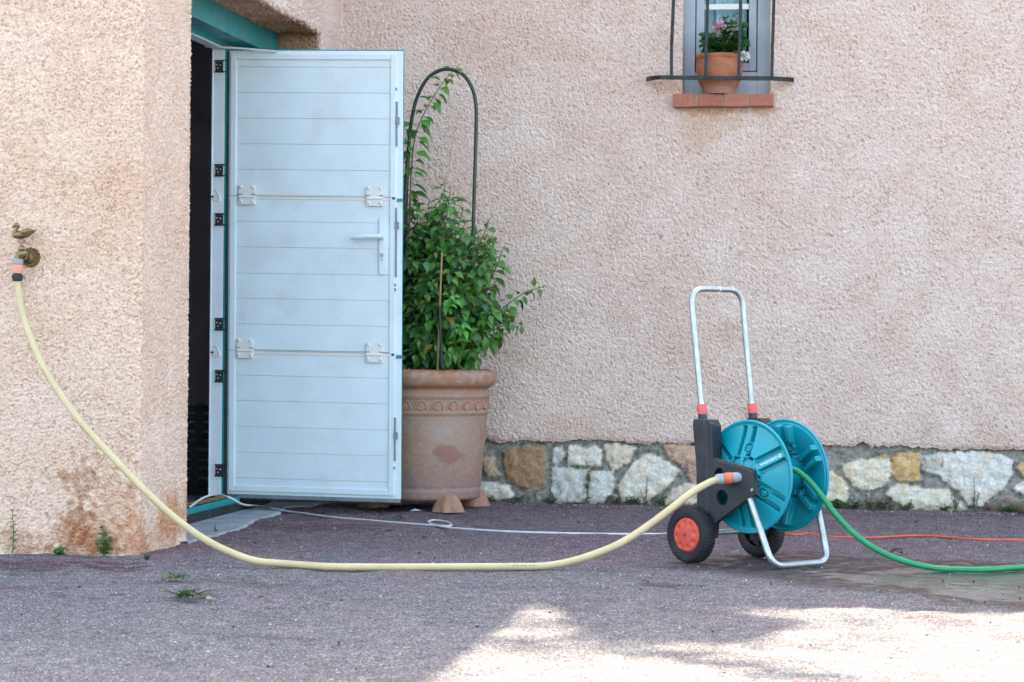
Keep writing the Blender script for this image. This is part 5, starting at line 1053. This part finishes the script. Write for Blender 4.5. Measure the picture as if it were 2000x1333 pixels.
def crates():
    """what little shows in the dark garage"""
    for k, z in enumerate((.031, .245)):
        b = MB(); x0, y0 = -3.32+.02*k, 10.6; w, d, h = .43, .35, .208
        for j in range(5): b.box(x0, x0+w, y0, y0+.02, z+.042*j, z+.042*j+.03)
        for j in range(5): b.box(x0+w-.02, x0+w, y0+.021, y0+d, z+.042*j, z+.042*j+.03)
        for xx in (x0-.003, x0+w*.5, x0+w-.03): b.box(xx, xx+.034, y0-.004, y0-.001, z, z+h)
        b.box(x0+.01, x0+w-.021, y0+.021, y0+d-.01, z+.005, z+.02)
        o = b.build('storage_crate', M['black']); recenter(o); tag(o, ('lower', 'upper')[k]+' black slatted crate stacked in the dark garage', 'crate', 'crates in the garage')
crates()

# ------------------------------------------------------------------ unseen tree behind the house: foliage shaped to throw the leafy shade on the drive
def tree():
    g = np.random.default_rng(77); H0 = 7.8
    def up(px, py, H): q = gz(px, py); return q+np.array([-KX*H, KY*H, H])
    base = np.array([-4.6, 17.2, 0]); t = thing('tree', tuple(base), 'tall unseen tree behind the house, foliage shaped to throw leafy shade on the drive', 'tree')
    items = []
    def clump(px, py, rx, ry, n, H=H0, L=.13):
        c = up(px, py, H)
        for k in range(n if n < 20 else int(n*3.2)):
            v = g.normal(0, 1, 3); v /= np.linalg.norm(v); v *= g.random()**.4; p = c+v*np.array([rx, ry, ry*.25]); d = g.normal(0, 1, 3); items.append((p, d, g.normal(0, 1, 3), L*g.uniform(.8, 1.3), L*.6, np.array((.045, .10, .03))*g.uniform(.7, 1.3), .4))
    poly = [(1085, 1160), (1110, 1180), (1140, 1208), (1172, 1240), (1205, 1249), (1300, 1246), (1400, 1245), (1465, 1236), (1528, 1222), (1500, 1217), (1430, 1203), (1378, 1187), (1360, 1160)]
    xs, ys = g.uniform(1080, 1535, 2400), g.uniform(1160, 1252, 2400); ok = polydist(xs, ys, poly) > -1.5
    for px, py in zip(xs[ok], ys[ok]):                  # leafy end of the bough, filled to the wanted shadow outline
        c = up(px, py, 7.4+g.uniform(0, .7))
        for k in range(5):
            p = c+g.normal(0, .012, 3); items.append((p, g.normal(0, 1, 3), g.normal(0, 1, 3), .085*g.uniform(.8, 1.3), .055, np.array((.045, .10, .03))*g.uniform(.7, 1.3), .4))
    for px, py, n in ((1040, 1252, 3), (1250, 1270, 16), (1150, 1264, 6), (1330, 1270, 6), (1400, 1292, 16), (1450, 1303, 12), (1360, 1258, 7), (1550, 1322, 14), (1620, 1330, 8), (1190, 1252, 10), (1420, 1275, 5)): clump(px, py, .15, .06, int(n*.75)+1, 9.2, .10)
    # the rest of the crown, over the house
    for k in range(30):
        c = np.array([-5.2, 17.6, 13.4])+g.normal(0, 1, 3)*np.array([1.1, 1.0, 1.6])
        for j in range(60): p = c+g.normal(0, .4, 3); items.append((p, g.normal(0, 1, 3), g.normal(0, 1, 3), .15, .09, np.array((.045, .10, .03))*g.uniform(.7, 1.3), .4))
    leafmesh('crown', items, M['leaf'], t); tr = MB(); top = np.array([-5.0, 17.4, 13.0]); tr.tube([base, base+np.array([.1, 0, 4]), np.array([-4.8, 17.3, 9]), top], [.24, .2, .13, .05], 14, sub=4)
    tr.build('trunk', M['bark'], t, smooth=True); lb = MB()
    for px, py, H in ((1300, 1208, H0), (1420, 1218, H0)): e = up(px, py, H); lb.tube([np.array([-4.8, 17.3, 8.2]), (np.array([-4.8, 17.3, 8.2])+e)/2+np.array([-.3, 0, .9]), e], [.05, .03, .012], 8, sub=4)
    lb.build('limb', M['bark'], t, smooth=True)
tree()
